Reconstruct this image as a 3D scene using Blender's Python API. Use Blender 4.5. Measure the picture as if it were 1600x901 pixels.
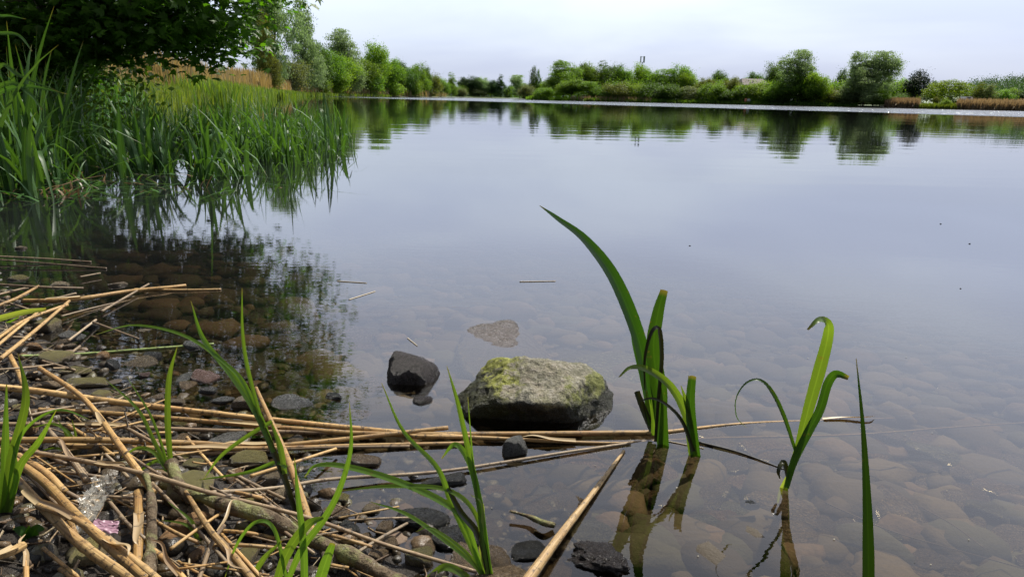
import bpy, math, random
import numpy as np
from mathutils import Vector, Matrix, noise as mnoise
R = math.radians
random.seed(7); rng = np.random.default_rng(11)
for o in list(bpy.data.objects): bpy.data.objects.remove(o)
scene = bpy.context.scene
COL = scene.collection

# ------------------------------------------------------------------ camera
EYE = Vector((0, 0, 0.62)); PITCH = R(15.6); ROLL = R(1.2); FPX = 1067.0
F = Vector((0, math.cos(PITCH), -math.sin(PITCH))); R0 = Vector((1, 0, 0)); U0 = R0.cross(F)
XC = R0 * math.cos(ROLL) + U0 * math.sin(ROLL); YC = U0 * math.cos(ROLL) - R0 * math.sin(ROLL)
cd = bpy.data.cameras.new('camera'); cd.lens = 24.0; cd.sensor_width = 36; cd.clip_start = .02; cd.clip_end = 4000
cam = bpy.data.objects.new('camera', cd); COL.objects.link(cam)
cam.matrix_world = Matrix.Translation(EYE) @ Matrix((XC, YC, -F)).transposed().to_4x4()
cd.dof.use_dof = False
scene.camera = cam

# ------------------------------------------------------------------ light
SUN_EL, SUN_AZ = R(54), R(38)
S = Vector((math.sin(SUN_AZ) * math.cos(SUN_EL), math.cos(SUN_AZ) * math.cos(SUN_EL), math.sin(SUN_EL)))
sl = bpy.data.lights.new('sun', 'SUN'); sl.energy = 5.0; sl.angle = R(0.6); sl.color = (1, .95, .86)
so = bpy.data.objects.new('sun', sl); COL.objects.link(so); so.rotation_euler = S.to_track_quat('Z', 'Y').to_euler()
so.location = (0, 0, 50)

class NT:
    def __init__(s, tree): s.t = tree; s.n = tree.nodes; s.l = tree.links
    def add(s, typ, **kw):
        n = s.n.new(typ)
        for k, v in kw.items():
            if k == 'ins':
                for kk, vv in v.items():
                    if isinstance(vv, bpy.types.NodeSocket): s.l.new(vv, n.inputs[kk])
                    else: n.inputs[kk].default_value = vv
            else: setattr(n, k, v)
        return n
    def math(s, op, a, b=0.0, c=None, clamp=False):
        n = s.n.new('ShaderNodeMath'); n.operation = op; n.use_clamp = clamp
        for i, v in enumerate([a, b] + ([c] if c is not None else [])):
            if isinstance(v, bpy.types.NodeSocket): s.l.new(v, n.inputs[i])
            else: n.inputs[i].default_value = v
        return n.outputs[0]
    def mix(s, fac, a, b, blend='MIX'):
        n = s.n.new('ShaderNodeMix'); n.data_type = 'RGBA'; n.blend_type = blend
        for i, v in ((0, fac), (6, a), (7, b)):
            if isinstance(v, bpy.types.NodeSocket): s.l.new(v, n.inputs[i])
            else: n.inputs[i].default_value = (v if i == 0 else (*v, 1) if len(v) == 3 else v)
        return n.outputs[2]
    def ramp(s, fac, stops, interp='LINEAR'):
        n = s.n.new('ShaderNodeValToRGB'); n.color_ramp.interpolation = interp
        el = n.color_ramp.elements
        while len(el) < len(stops): el.new(.5)
        for e, (p, c) in zip(el, stops):
            e.position = p; e.color = (c, c, c, 1) if not hasattr(c, '__len__') else (*c, 1)
        s.l.new(fac, n.inputs[0]); return n.outputs[0]
    def noise(s, vec, scale, detail=3, rough=.55, dist=0.0):
        n = s.add('ShaderNodeTexNoise', ins={'Scale': scale, 'Detail': detail, 'Roughness': rough, 'Distortion': dist})
        if vec is not None: s.l.new(vec, n.inputs['Vector'])
        return n.outputs['Fac']
    def rng(s, v, a, b, c, d, smooth=False):
        n = s.n.new('ShaderNodeMapRange'); n.interpolation_type = 'SMOOTHSTEP' if smooth else 'LINEAR'
        s.l.new(v, n.inputs[0])
        for i, x in enumerate((a, b, c, d)): n.inputs[i + 1].default_value = x
        return n.outputs[0]
    def bump(s, h, strength, dist, normal=None):
        n = s.add('ShaderNodeBump', ins={'Height': h, 'Distance': dist})
        if isinstance(strength, bpy.types.NodeSocket): s.l.new(strength, n.inputs['Strength'])
        else: n.inputs['Strength'].default_value = strength
        if normal is not None: s.l.new(normal, n.inputs['Normal'])
        return n.outputs[0]

world = bpy.data.worlds.new('World'); scene.world = world; world.use_nodes = True
w = NT(world.node_tree); w.n.clear()
sky = w.add('ShaderNodeTexSky', sky_type='NISHITA', sun_disc=False, sun_elevation=SUN_EL, sun_rotation=SUN_AZ, air_density=1.0, dust_density=2.5, ozone_density=1.5)
tc = w.add('ShaderNodeTexCoord'); sp = w.add('ShaderNodeSeparateXYZ', ins={0: tc.outputs['Generated']})
el = sp.outputs['Z']
# thin high cloud: milky veil, brighter on the sun side, with soft streaks
mp = w.add('ShaderNodeMapping', ins={'Vector': tc.outputs['Generated'], 'Scale': (1.0, 1.0, 4.5), 'Location': (.3, .1, 0)})
cl = w.noise(mp.outputs[0], 1.6, 5, .5, .4)
bright = w.ramp(el, [(0.0, .79), (.10, .99), (.20, 1.48), (.40, 1.72), (.64, .95), (1.0, .25)])  # lifted mid-sky for water reflections, zenith dimmed to cut foreground fill
dotn = w.add('ShaderNodeVectorMath', operation='DOT_PRODUCT', ins={0: tc.outputs['Generated'], 1: (math.sin(SUN_AZ), math.cos(SUN_AZ), .2)})
side = w.rng(dotn.outputs['Value'], -.6, .6, .08, 1.0)  # sky behind the camera dimmed to deepen the shadows
k = w.math('MULTIPLY', w.math('MULTIPLY', bright, side), w.rng(cl, .35, .65, .93, 1.06))
veilc = w.mix(w.rng(cl, .38, .62, 0, 1, True), (5.5, 6.2, 8.3), (6.5, 7.2, 8.6))
veilc = w.mix(w.rng(el, .12, .42, 0, .85), veilc, (6.9, 7.1, 7.9))
veil = w.add('ShaderNodeVectorMath', operation='SCALE', ins={0: veilc, 'Scale': k})
skyc = w.mix(.82, sky.outputs[0], veil.outputs[0])
bg = w.add('ShaderNodeBackground', ins={'Color': skyc, 'Strength': .1})
w.add('ShaderNodeOutputWorld', ins={0: bg.outputs[0]})

vs = scene.view_settings; scene.display_settings.display_device = 'sRGB'
vs.view_transform = 'Standard'; vs.look = 'None'; vs.exposure = 0.45; vs.gamma = 1.0; vs.use_curve_mapping = False
cy = scene.cycles; cy.use_denoising = True; cy.max_bounces = 8; cy.transparent_max_bounces = 12
cy.transmission_bounces = 4; cy.diffuse_bounces = 3; cy.glossy_bounces = 3
cy.caustics_reflective = False; cy.caustics_refractive = False; cy.sample_clamp_indirect = 4.0
cy.use_adaptive_sampling = True; cy.adaptive_threshold = .012

# ------------------------------------------------------------------ placing helpers
def ray(px, py): return F + XC * ((px - 800) / FPX) + YC * ((450.5 - py) / FPX)
def P(px, py, z=0.0):
    d = ray(px, py); return EYE + d * ((z - EYE.z) / d.z)
def PD(px, py, D):
    d = ray(px, py); return EYE + d * (D / d.y)
def depth(p): return (Vector(p) - EYE).dot(F)

lake_px = [(735, 960), (700, 905), (610, 858), (520, 800), (400, 742), (300, 690), (225, 640), (140, 590), (80, 545), (30, 510), (-30, 450), (-120, 400)]
LAKE = [tuple(P(x, y)[:2]) for x, y in lake_px] + [(-4.2, 4.9), (-5.2, 7), (-7, 11), (-10.4, 20), (-14, 32), (-19.5, 50), (-27, 78), (-38, 118), (-46, 150), (-47, 200), (-34, 270),
        (-30, 340), (-26, 400), (-6, 405), (0, 300), (4, 222), (30, 208), (60, 197), (88, 183), (112, 165), (128, 152), (170, 146), (260, 110), (300, 0), (160, -40), (50, -16), (14, -4.5), (5, -1.4), (2, -.25), (.9, .1), (.3, .42)]
LK = np.array(LAKE)
def sdist(X, Y):
    """signed distance to the shoreline: positive on land"""
    X = np.asarray(X, float); Y = np.asarray(Y, float)
    d2 = np.full(X.shape, 1e12); inside = np.zeros(X.shape, bool)
    n = len(LK)
    for i in range(n):
        ax, ay = LK[i]; bx, by = LK[(i + 1) % n]
        ex, ey = bx - ax, by - ay
        t = np.clip(((X - ax) * ex + (Y - ay) * ey) / (ex * ex + ey * ey), 0, 1)
        d2 = np.minimum(d2, (X - ax - t * ex) ** 2 + (Y - ay - t * ey) ** 2)
        c = ((ay > Y) != (by > Y)) & (X < (bx - ax) * (Y - ay) / (by - ay + 1e-12) + ax)
        inside ^= c
    d = np.sqrt(d2); return np.where(inside, -d, d)
def lump(X, Y): return (np.sin(X * 7.1 + 1.3 * np.sin(Y * 5.3)) * np.cos(Y * 8.3 + X * 2.1) + .5 * np.sin(X * 17 + Y * 3) * np.sin(Y * 19 - X * 6))
def gz(X, Y):
    X = np.asarray(X, float); Y = np.asarray(Y, float)
    d = sdist(X, Y); dist = np.hypot(X, Y)
    far = np.clip((dist - 4) / 6, 0, 1)
    land = np.where(d < 1.2, .13 * d, .156 + .06 * (d - 1.2)); land = np.minimum(land, .5)
    landf = .55 * (1 - np.exp(-np.maximum(d, 0) / 2.0)) + np.clip(d / 60, 0, 1) * .8
    hill = 9 * np.exp(-(((X - 330) / 120) ** 2 + ((Y - 420) / 110) ** 2))
    pos = land * (1 - far) + landf * far + hill * (d > 0)
    u = -d
    neg = -np.where(u < 1.5, .11 * u, .165 + .14 * (u - 1.5)); neg = np.maximum(neg, -2.5)
    z = np.where(d > 0, pos, neg)
    near = np.clip(1 - dist / 8, 0, 1)
    return z + lump(X, Y) * .008 * near * np.clip(np.abs(d) / .1, 0, 1)
def G(x, y): return float(gz(np.array([x]), np.array([y]))[0])
def PG(px, py, off=0.0, floating=True):
    """the point on the ground (or on the water, if floating) seen at this place"""
    z = 0.0
    for _ in range(6):
        p = P(px, py, z); g = G(p.x, p.y)
        z = (max(g, 0) if floating else g) + off
    return P(px, py, z)

# ------------------------------------------------------------------ object helpers
def tag(o, label=None, cat=None, group=None, kind=None):
    for k_, v in (('label', label), ('category', cat), ('group', group), ('kind', kind)):
        if v: o[k_] = v
    return o
def mesh(name, v, f, mat=None, smooth=True, uv=None):
    me = bpy.data.meshes.new(name)
    v = np.asarray(v, np.float32)
    if isinstance(f, np.ndarray) and f.ndim == 2:
        k_ = f.shape[1]; nf = len(f)
        me.vertices.add(len(v)); me.vertices.foreach_set('co', v.ravel())
        me.loops.add(nf * k_); me.loops.foreach_set('vertex_index', f.astype(np.int32).ravel())
        me.polygons.add(nf); me.polygons.foreach_set('loop_start', np.arange(0, nf * k_, k_, dtype=np.int32))
        me.update(calc_edges=True)
    else:
        me.from_pydata([tuple(map(float, p)) for p in v], [], [tuple(map(int, q)) for q in f]); me.update()
    if smooth: me.polygons.foreach_set('use_smooth', np.ones(len(me.polygons), bool))
    if uv is not None:
        ul = me.uv_layers.new(name='UVMap'); li = np.zeros(len(me.loops), np.int32); me.loops.foreach_get('vertex_index', li)
        ul.data.foreach_set('uv', np.asarray(uv, np.float32)[li].ravel())
    if mat: me.materials.append(mat)
    return me
def link(name, data, parent=None, loc=None, rot=None, scale=None):
    o = bpy.data.objects.new(name, data); COL.objects.link(o)
    if parent is not None: o.parent = parent
    if loc is not None: o.location = loc
    if rot is not None: o.rotation_euler = rot
    if scale is not None: o.scale = scale
    return o
def catmull(pts, n):
    pts = [Vector(p) for p in pts]
    if len(pts) == 2: return [pts[0].lerp(pts[1], i / (n - 1)) for i in range(n)]
    q = [pts[0] * 2 - pts[1]] + pts + [pts[-1] * 2 - pts[-2]]
    out = []
    for i in range(n):
        t = i / (n - 1) * (len(pts) - 1); k_ = min(int(t), len(pts) - 2); t -= k_
        a, b, c, d = q[k_:k_ + 4]
        out.append(.5 * ((2 * b) + (c - a) * t + (2 * a - 5 * b + 4 * c - d) * t * t + (3 * b - a - 3 * c + d) * t ** 3))
    return out
def tube(path, rad, seg=8, vscale=1.0, flat=1.0):
    """tube along path, radius list; returns verts, faces, uv (u round, v length * vscale)"""
    V, Fc, UV = [], [], []; n = len(path); L = 0; up = Vector((.13, .21, .97)).normalized()
    for i, p in enumerate(path):
        t = (path[min(i + 1, n - 1)] - path[max(i - 1, 0)]).normalized()
        a = t.cross(up)
        if a.length < 1e-3: a = t.cross(Vector((1, 0, 0)))
        a.normalize(); b = a.cross(t)
        if i: L += (p - path[i - 1]).length
        for j in range(seg):
            th = 2 * math.pi * j / seg
            V.append(p + a * math.cos(th) * rad[i] + b * math.sin(th) * rad[i] * flat); UV.append((j / seg, L * vscale))
    for i in range(n - 1):
        for j in range(seg):
            Fc.append((i * seg + j, i * seg + (j + 1) % seg, (i + 1) * seg + (j + 1) % seg, (i + 1) * seg + j))
    Fc.append(tuple(range(seg))[::-1]); Fc.append(tuple((n - 1) * seg + j for j in range(seg)))
    return V, Fc, UV

# ------------------------------------------------------------------ materials
def newmat(name):
    m = bpy.data.materials.new(name); m.use_nodes = True; t = NT(m.node_tree); t.n.clear()
    t.out = t.add('ShaderNodeOutputMaterial'); return m, t
def principled(t, col, rough=.6, bump=None, spec=.5, **kw):
    b = t.add('ShaderNodeBsdfPrincipled')
    for k_, v in (('Base Color', col), ('Roughness', rough), ('Specular IOR Level', spec), *kw.items()):
        if isinstance(v, bpy.types.NodeSocket): t.l.new(v, b.inputs[k_])
        else: b.inputs[k_].default_value = ((*v, 1) if hasattr(v, '__len__') and len(v) == 3 else v)
    if bump is not None: t.l.new(bump, b.inputs['Normal'])
    t.l.new(b.outputs[0], t.out.inputs[0]); return b
def leafmat(name, c1, c2, trans=.45, gloss=.35, rough=.42, veins=False, tcol=None, islands=True, spec=.4):
    m, t = newmat(name)
    geo = t.add('ShaderNodeNewGeometry'); oi = t.add('ShaderNodeObjectInfo')
    r = geo.outputs['Random Per Island'] if islands else oi.outputs['Random']
    c = t.mix(r, c1, c2)
    pos = t.add('ShaderNodeTexCoord').outputs['Object']
    c = t.mix(t.rng(t.noise(pos, 6, 3), .3, .7, 0, .35), c, tuple(.55 * a for a in c1))
    if veins:
        uv = t.add('ShaderNodeSeparateXYZ', ins={0: t.add('ShaderNodeUVMap').outputs[0]})
        s_ = t.math('SINE', t.math('MULTIPLY', uv.outputs[0], 75.0))
        c = t.mix(t.rng(s_, -1, 1, 0, .42), c, tuple(1.6 * a for a in c2))
        bl_ = t.noise(pos, 55, 3, .7); c = t.mix(t.rng(bl_, .66, .72, 0, .55), c, (.16, .12, .035))
        mid = t.math('ABSOLUTE', t.math('SUBTRACT', uv.outputs[0], .5))
        c = t.mix(t.rng(mid, 0, .07, .5, 0), c, tuple(min(1, 1.7 * a) for a in c2))
        tip = t.rng(uv.outputs[1], .93, 1.0, 0, .8)
        c = t.mix(tip, c, (.22, .17, .06))
    hsv = t.add('ShaderNodeHueSaturation', ins={'Color': c, 'Value': t.rng(oi.outputs['Random'], 0, 1, .85, 1.15), 'Hue': t.rng(oi.outputs['Random'], 0, 1, .49, .51)})
    c = hsv.outputs[0]
    b = principled(t, c, rough, spec=spec)
    tr = t.add('ShaderNodeBsdfTranslucent')
    t.l.new(t.mix(1.0, c, tcol or (1.9, 1.75, .55), 'MULTIPLY'), tr.inputs[0])
    mx = t.add('ShaderNodeMixShader', ins={0: trans, 1: b.outputs[0], 2: tr.outputs[0]})
    t.l.new(mx.outputs[0], t.out.inputs[0]); return m

def stonemat(name, c1, c2, moss=None, rough=.55, mossamt=.5, scale=18, lowwet=False):
    m, t = newmat(name)
    tc_ = t.add('ShaderNodeTexCoord'); oi = t.add('ShaderNodeObjectInfo'); geo = t.add('ShaderNodeNewGeometry')
    off = t.add('ShaderNodeVectorMath', operation='ADD', ins={0: tc_.outputs['Object'], 1: t.add('ShaderNodeCombineXYZ', ins={0: t.math('MULTIPLY', oi.outputs['Random'], 37.0)}).outputs[0]}).outputs[0]
    n1 = t.noise(off, scale * .14, 5, .65); n2 = t.noise(off, scale * 1.2, 4, .75); n3 = t.noise(off, scale * .5, 3)
    c = t.mix(t.rng(n1, .35, .65, 0, 1, True), c1, c2)
    c = t.mix(t.rng(n2, .48, .66, 0, .75), c, tuple(min(1, 2.1 * a) for a in c2))
    c = t.mix(t.rng(n2, .3, .46, .6, 0), c, tuple(.35 * a for a in c1))
    if moss:
        up = t.add('ShaderNodeSeparateXYZ', ins={0: geo.outputs['Normal']}).outputs[2]
        k_ = t.math('ADD', t.rng(n1, .4, .62, 0, 1), t.rng(up, .1, 1, -.6, .5))
        c = t.mix(t.math('MULTIPLY', t.rng(k_, .2, .7, 0, 1, True), mossamt), c, moss)
    hsv = t.add('ShaderNodeHueSaturation', ins={'Color': c, 'Value': t.rng(oi.outputs['Random'], 0, 1, .7, 1.3)})
    # wet near and below the water line, dry above
    pz = t.add('ShaderNodeSeparateXYZ', ins={0: geo.outputs['Position']}).outputs[2]
    wz = t.math('ADD', pz, t.rng(n3, .3, .7, -.012, .012))
    wet = t.rng(wz, .0, .035, 1, 0, True)
    c = t.mix(t.math('MULTIPLY', wet, .38), hsv.outputs[0], (.012, .010, .007))
    rg = t.rng(wet, 0, 1, rough, .16)
    bp = t.bump(n2, .9, .035, t.bump(n1, .4, .06))
    principled(t, c, rg, bp, spec=.45); return m

def proj(p):
    d = Vector(p) - EYE; z = d.dot(F); return 800 + FPX * d.dot(XC) / z, 450.5 - FPX * d.dot(YC) / z
MARKS = [('the plastic wrapper', 150, 775), ('the pink plastic scrap', 163, 825), ('the bark stick', 234, 820), ('the thick mossy branch', 400, 805), ('the yellow green oval stone', 390, 727), ('the yellow tan stone', 415, 757),
 ('the square mossy stone', 300, 782), ('the thin grass tuft', 265, 700), ('the left edge tuft', 20, 720), ('the crossed pale reeds', 60, 510), ('the oval orange stone', 47, 546), ('the floating green stalk', 200, 548), ('the pink brown stone', 320, 603),
 ('the tall leaning grass', 430, 690), ('the black rock', 643, 590), ('the lichen boulder', 838, 620), ('the reddish rock', 777, 525), ('the tallest standing plant', 1040, 640), ('the short plant clump', 1087, 700), ('the lone curled plant', 1228, 745), ('the near blade', 1356, 800),
 ('the knobbly black rock', 937, 872), ('the slanting mottled reed', 900, 800), ('the arching sedge', 745, 830), ('the upright grey stone', 802, 705), ('the little lichen twig', 830, 808), ('the black pointed stone tip', 1172, 783), ('the bottom right corner', 1580, 880), ('the bottom left corner', 30, 880), ('the thick upper reed', 180, 458),
 ('the reflected tall plant', 1000, 810), ('the reflected lone plant', 1235, 840), ('the bottom edge grass clump', 465, 870), ('the shiny brown stone', 525, 806), ('the pale slab', 955, 535), ('the right edge', 1590, 620)]
used_labels = {}
def where(p):
    x, y = proj(p); n_, mx_, my_ = min(MARKS, key=lambda m_: (m_[1] - x) ** 2 + ((m_[2] - y) * 1.3) ** 2)
    dx, dy = x - mx_, (y - my_) * 1.3; d = math.hypot(dx, dy)
    a = 'right of' if dx > abs(dy) else 'left of' if -dx > abs(dy) else 'below' if dy > 0 else 'above'
    if min(abs(dx), abs(dy)) > .45 * max(abs(dx), abs(dy)): a = ('below and ' if dy > 0 else 'above and ') + ('right of' if dx > 0 else 'left of')
    return ('close ' if d < 28 else 'a little ' if d < 65 else 'some way ' if d < 120 else 'far ') + a + ' ' + n_
def simple(name, col, rough=.6, spec=.5, **kw):
    m, t = newmat(name); principled(t, col, rough, spec=spec, **kw); return m
# ------------------------------------------------------------------ ground, lake bed
m, t = newmat('ground_soil_and_lakebed')
geo = t.add('ShaderNodeNewGeometry'); pos = geo.outputs['Position']; pxyz = t.add('ShaderNodeSeparateXYZ', ins={0: pos})
n1 = t.noise(pos, 2.5, 6, .6); n2 = t.noise(pos, 38, 5, .7); n3 = t.noise(pos, .05, 4, .6)
vor = t.add('ShaderNodeTexVoronoi', ins={'Vector': pos, 'Scale': 13.0, 'Randomness': 1.0})
soil = t.mix(n2, (.005, .004, .003), (.03, .021, .013))
bed = t.mix(t.rng(n1, .35, .65, 0, 1), (.02, .017, .011), (.055, .045, .03))
bed = t.mix(t.rng(vor.outputs['Distance'], .2, .6, 0, .7), bed, (.012, .010, .008))
grass = t.mix(n3, (.035, .075, .012), (.10, .16, .03))
dist = t.add('ShaderNodeVectorMath', operation='LENGTH', ins={0: pos}).outputs['Value']
c = t.mix(t.rng(pxyz.outputs[2], -.03, -.004, 0, 1), bed, soil)
c = t.mix(t.math('MULTIPLY', t.rng(dist, 5, 9, 0, 1), t.rng(pxyz.outputs[2], .1, .4, 0, 1)), c, grass)
principled(t, c, t.rng(n2, .3, .7, .35, .8), t.bump(n2, .9, .02, t.bump(n1, .4, .05)), spec=.4); M_ground = m

def axis(a, b, step, lo, hi, g=1.14):
    c_ = list(np.arange(a, b + 1e-6, step)); s_ = step
    while c_[-1] < hi: s_ *= g; c_.append(c_[-1] + s_)
    s_ = step
    while c_[0] > lo: s_ *= g; c_.insert(0, c_[0] - s_)
    return np.array(c_)
ax, ay = axis(-3.4, 1.8, .025, -1500, 1500, 1.09), axis(.35, 4.6, .025, -300, 2600, 1.06)
X, Y = np.meshgrid(ax, ay); Z = gz(X, Y)
near = (np.hypot(X, Y) < 5)
Z = Z + near * rng.normal(0, .0022, Z.shape)
nx, ny = len(ax), len(ay)
idx = np.arange(nx * ny).reshape(ny, nx)
faces = np.stack([idx[:-1, :-1], idx[:-1, 1:], idx[1:, 1:], idx[1:, :-1]], -1).reshape(-1, 4)
tag(link('ground', mesh('ground', np.stack([X, Y, Z], -1).reshape(-1, 3), faces, M_ground)), kind='structure')

# ------------------------------------------------------------------ water
m, t = newmat('lake_water')
geo = t.add('ShaderNodeNewGeometry'); pos = geo.outputs['Position']; q = t.add('ShaderNodeSeparateXYZ', ins={0: pos})
dist = t.add('ShaderNodeVectorMath', operation='LENGTH', ins={0: pos}).outputs['Value']
def wn(sx, sy, rot, detail, rough=.5):
    mp_ = t.add('ShaderNodeMapping', ins={'Vector': pos, 'Scale': (sx, sy, 1), 'Rotation': (0, 0, rot)})
    return t.noise(mp_.outputs[0], 1.0, detail, rough)
fine = wn(9, 26, R(8), 3); mid = wn(.9, 3.4, R(4), 2); broad = wn(.12, .5, R(-3), 2)
ruf = wn(.6, 2.2, R(10), 5, .7); patch = wn(.012, .03, 0, 2)
# a breeze ruffles the far third of the lake, mostly towards the right
line = t.math('ADD', t.math('SUBTRACT', q.outputs[1], t.math('MULTIPLY', q.outputs[0], -1.2)), t.math('MULTIPLY', patch, 30.0))
band = t.rng(line, 108, 122, 0, 1, True)
h = t.math('ADD', t.math('MULTIPLY', fine, t.rng(dist, .8, 6, .00042, .00008)), t.math('MULTIPLY', mid, t.rng(dist, 2.5, 22, .0003, .0008)))
h = t.math('ADD', h, t.math('MULTIPLY', broad, t.rng(dist, 4, 30, .0002, .006)))
h = t.math('ADD', h, t.math('MULTIPLY', ruf, t.math('MULTIPLY', band, .13)))
mid2 = wn(.22, 1.7, R(5), 1)
h = t.math('ADD', h, t.math('MULTIPLY', mid2, t.rng(dist, 3.0, 8, .0, .0032)))
bp = t.bump(h, 1.0, 1.0)
fr = t.add('ShaderNodeFresnel', ins={'IOR': t.rng(geo.outputs['Backfacing'], 0, 1, 1.62, 1 / 1.62)}); t.l.new(bp, fr.inputs['Normal'])
gl = t.add('ShaderNodeBsdfGlossy', ins={'Roughness': t.rng(band, 0, 1, .0, .12), 'Color': (.97, .98, 1, 1)}); t.l.new(bp, gl.inputs['Normal'])
tr = t.add('ShaderNodeBsdfTransparent', ins={'Color': (.59, .535, .42, 1)})
murk = t.add('ShaderNodeBsdfDiffuse', ins={'Color': (.011, .012, .013, 1)})
below = t.add('ShaderNodeMixShader', ins={0: t.rng(dist, 1.4, 3.8, .0, .8), 1: tr.outputs[0], 2: murk.outputs[0]})
mx = t.add('ShaderNodeMixShader', ins={0: fr.outputs[0], 1: below.outputs[0], 2: gl.outputs[0]})
t.l.new(mx.outputs[0], t.out.inputs[0]); M_water = m
wx, wy = axis(-4, 4, .5, -420, 420, 1.2), axis(-1, 6, .5, -60, 520, 1.2)
X, Y = np.meshgrid(wx, wy); nx, ny = len(wx), len(wy); idx = np.arange(nx * ny).reshape(ny, nx)
faces = np.stack([idx[:-1, :-1], idx[:-1, 1:], idx[1:, 1:], idx[1:, :-1]], -1).reshape(-1, 4)
tag(link('water', mesh('water', np.stack([X, Y, X * 0], -1).reshape(-1, 3), faces, M_water)), kind='structure')

# ------------------------------------------------------------------ stones
import bmesh
def ico(sub):
    bm = bmesh.new(); bmesh.ops.create_icosphere(bm, subdivisions=sub, radius=1)
    v = np.array([x.co[:] for x in bm.verts]); f = np.array([[a.index for a in q_.verts] for q_ in bm.faces]); bm.free(); return v, f
ICO = {k_: ico(k_) for k_ in (2, 3, 4, 5, 6)}
def rock(name, seed, sub=4, planes=None, p=10, amp=.05, ext=(1, 1, 1), mats=None, rough=.012, fscale=2.2):
    v, f = ICO[sub]; r_ = np.random.default_rng(seed)
    if planes is None:
        k_ = r_.integers(9, 15); nn = r_.normal(size=(k_, 3)); nn /= np.linalg.norm(nn, axis=1)[:, None]
        planes = [(n_, r_.uniform(.72, 1.05)) for n_ in nn] + [((0, 0, 1), .8), ((0, 0, -1), .8), ((1, 0, 0), 1), ((-1, 0, 0), 1), ((0, 1, 0), 1), ((0, -1, 0), 1)]
    s_ = np.zeros(len(v))
    for n_, c_ in planes:
        n_ = np.array(n_, float); n_ /= np.linalg.norm(n_)
        s_ += (np.maximum(v @ n_, 0) / c_) ** p
    rr = s_ ** (-1 / p); w_ = v * rr[:, None]
    sc = max(np.abs(w_).max(), 1e-6); off = Vector(r_.uniform(-50, 50, 3))
    out = np.empty_like(w_)
    for i in range(len(w_)):
        q_ = Vector(w_[i] / sc)
        d = amp * mnoise.fractal(q_ * fscale + off, .9, 2.2, 4) + rough * mnoise.fractal(q_ * 11 + off, .7, 2.1, 3)
        out[i] = w_[i] * (1 + d)
    out *= np.array(ext)
    return mesh(name, out, f, mats)

M_st = {
 'brown': stonemat('stone_brown', (.13, .09, .05), (.27, .195, .115)),
 'tan': stonemat('stone_tan', (.22, .165, .10), (.34, .27, .17)),
 'grey': stonemat('stone_grey', (.08, .08, .074), (.19, .19, .175)),
 'dark': stonemat('stone_dark', (.022, .022, .02), (.07, .07, .062), rough=.4),
 'pink': stonemat('stone_pink', (.15, .08, .06), (.26, .17, .14)),
 'mossy': stonemat('stone_mossy', (.12, .095, .05), (.36, .28, .155), moss=(.26, .24, .05), mossamt=.7, scale=34),
 'orange': stonemat('stone_orange', (.30, .15, .06), (.42, .25, .11)),
 'silt': stonemat('stone_silted', (.17, .13, .088), (.33, .255, .18), rough=.8, scale=9),
 'siltred': stonemat('stone_silted_red', (.21, .135, .095), (.35, .24, .17), rough=.8, scale=9),
 'siltgreen': stonemat('stone_silted_green', (.14, .14, .08), (.27, .27, .16), rough=.8, scale=9)}
ROCKS = {}
for k_, m_ in M_st.items():
    ROCKS[k_] = [rock('stone', 100 * len(ROCKS) + j, 4 if k_ not in ('silt', 'siltred', 'siltgreen') else 3, p=(7 if j % 2 else 12), mats=m_, amp=.07) for j in range(5)]
taken = []
def stone(px, py, wpx, kind, label, asp=.7, hr=.5, rot=0.0, sink=.35, j=None, group=None, name='stone', tilt=0.0):
    p = PG(px, py, 0, floating=False); wd = .92 * wpx / FPX * depth(p) / 2
    g = G(p.x, p.y)
    z = g + wd * hr * (1 - 2 * sink)
    if kind[:4] != 'silt': z = max(z, .004 - wd * hr * .35)
    o = link(name, ROCKS[kind][(j if j is not None else int(px * 7 + py)) % 5], None, (p.x, p.y, z), (tilt, tilt * .6, rot), (wd, wd * asp, wd * hr))
    taken.append((p.x, p.y, wd)); return tag(o, label, 'stone', group)

# big mossy boulder standing in the shallows
m, t = newmat('boulder_lichen')
tc_ = t.add('ShaderNodeTexCoord'); o3 = t.add('ShaderNodeSeparateXYZ', ins={0: tc_.outputs['Object']}); oc = tc_.outputs['Object']
n1 = t.noise(oc, 14, 5, .65); n2 = t.noise(oc, 70, 5, .8); n3 = t.noise(oc, 220, 3, .7); n4 = t.noise(oc, 34, 4, .7)
c = t.mix(t.rng(n1, .35, .66, 0, 1), (.19, .185, .12), (.37, .335, .25))
c = t.mix(t.rng(n4, .5, .7, 0, .5), c, (.44, .34, .27)); c = t.mix(t.rng(n1, .52, .66, 0, .5), c, (.24, .26, .06))
c = t.mix(t.rng(n2, .50, .70, 0, .8), c, (.52, .49, .42))
c = t.mix(t.rng(n2, .33, .46, .85, 0), c, (.045, .045, .03))
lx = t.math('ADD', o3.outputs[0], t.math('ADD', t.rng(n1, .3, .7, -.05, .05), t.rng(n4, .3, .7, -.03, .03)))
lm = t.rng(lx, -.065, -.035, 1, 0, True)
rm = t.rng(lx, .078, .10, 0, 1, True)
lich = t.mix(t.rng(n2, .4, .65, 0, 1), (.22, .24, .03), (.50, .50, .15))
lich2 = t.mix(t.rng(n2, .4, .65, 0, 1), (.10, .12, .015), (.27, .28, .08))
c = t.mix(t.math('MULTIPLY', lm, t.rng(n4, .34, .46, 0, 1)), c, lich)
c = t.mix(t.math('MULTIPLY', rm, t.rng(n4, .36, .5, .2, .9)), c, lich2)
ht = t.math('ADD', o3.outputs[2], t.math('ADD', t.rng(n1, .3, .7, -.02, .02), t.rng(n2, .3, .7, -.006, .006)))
wet = t.rng(ht, .030, .046, 1, 0, True)  # wet stain, raised so its colour also paints the shaded front dark
c = t.mix(t.math('MULTIPLY', wet, .88), c, (.007, .007, .004))
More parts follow.
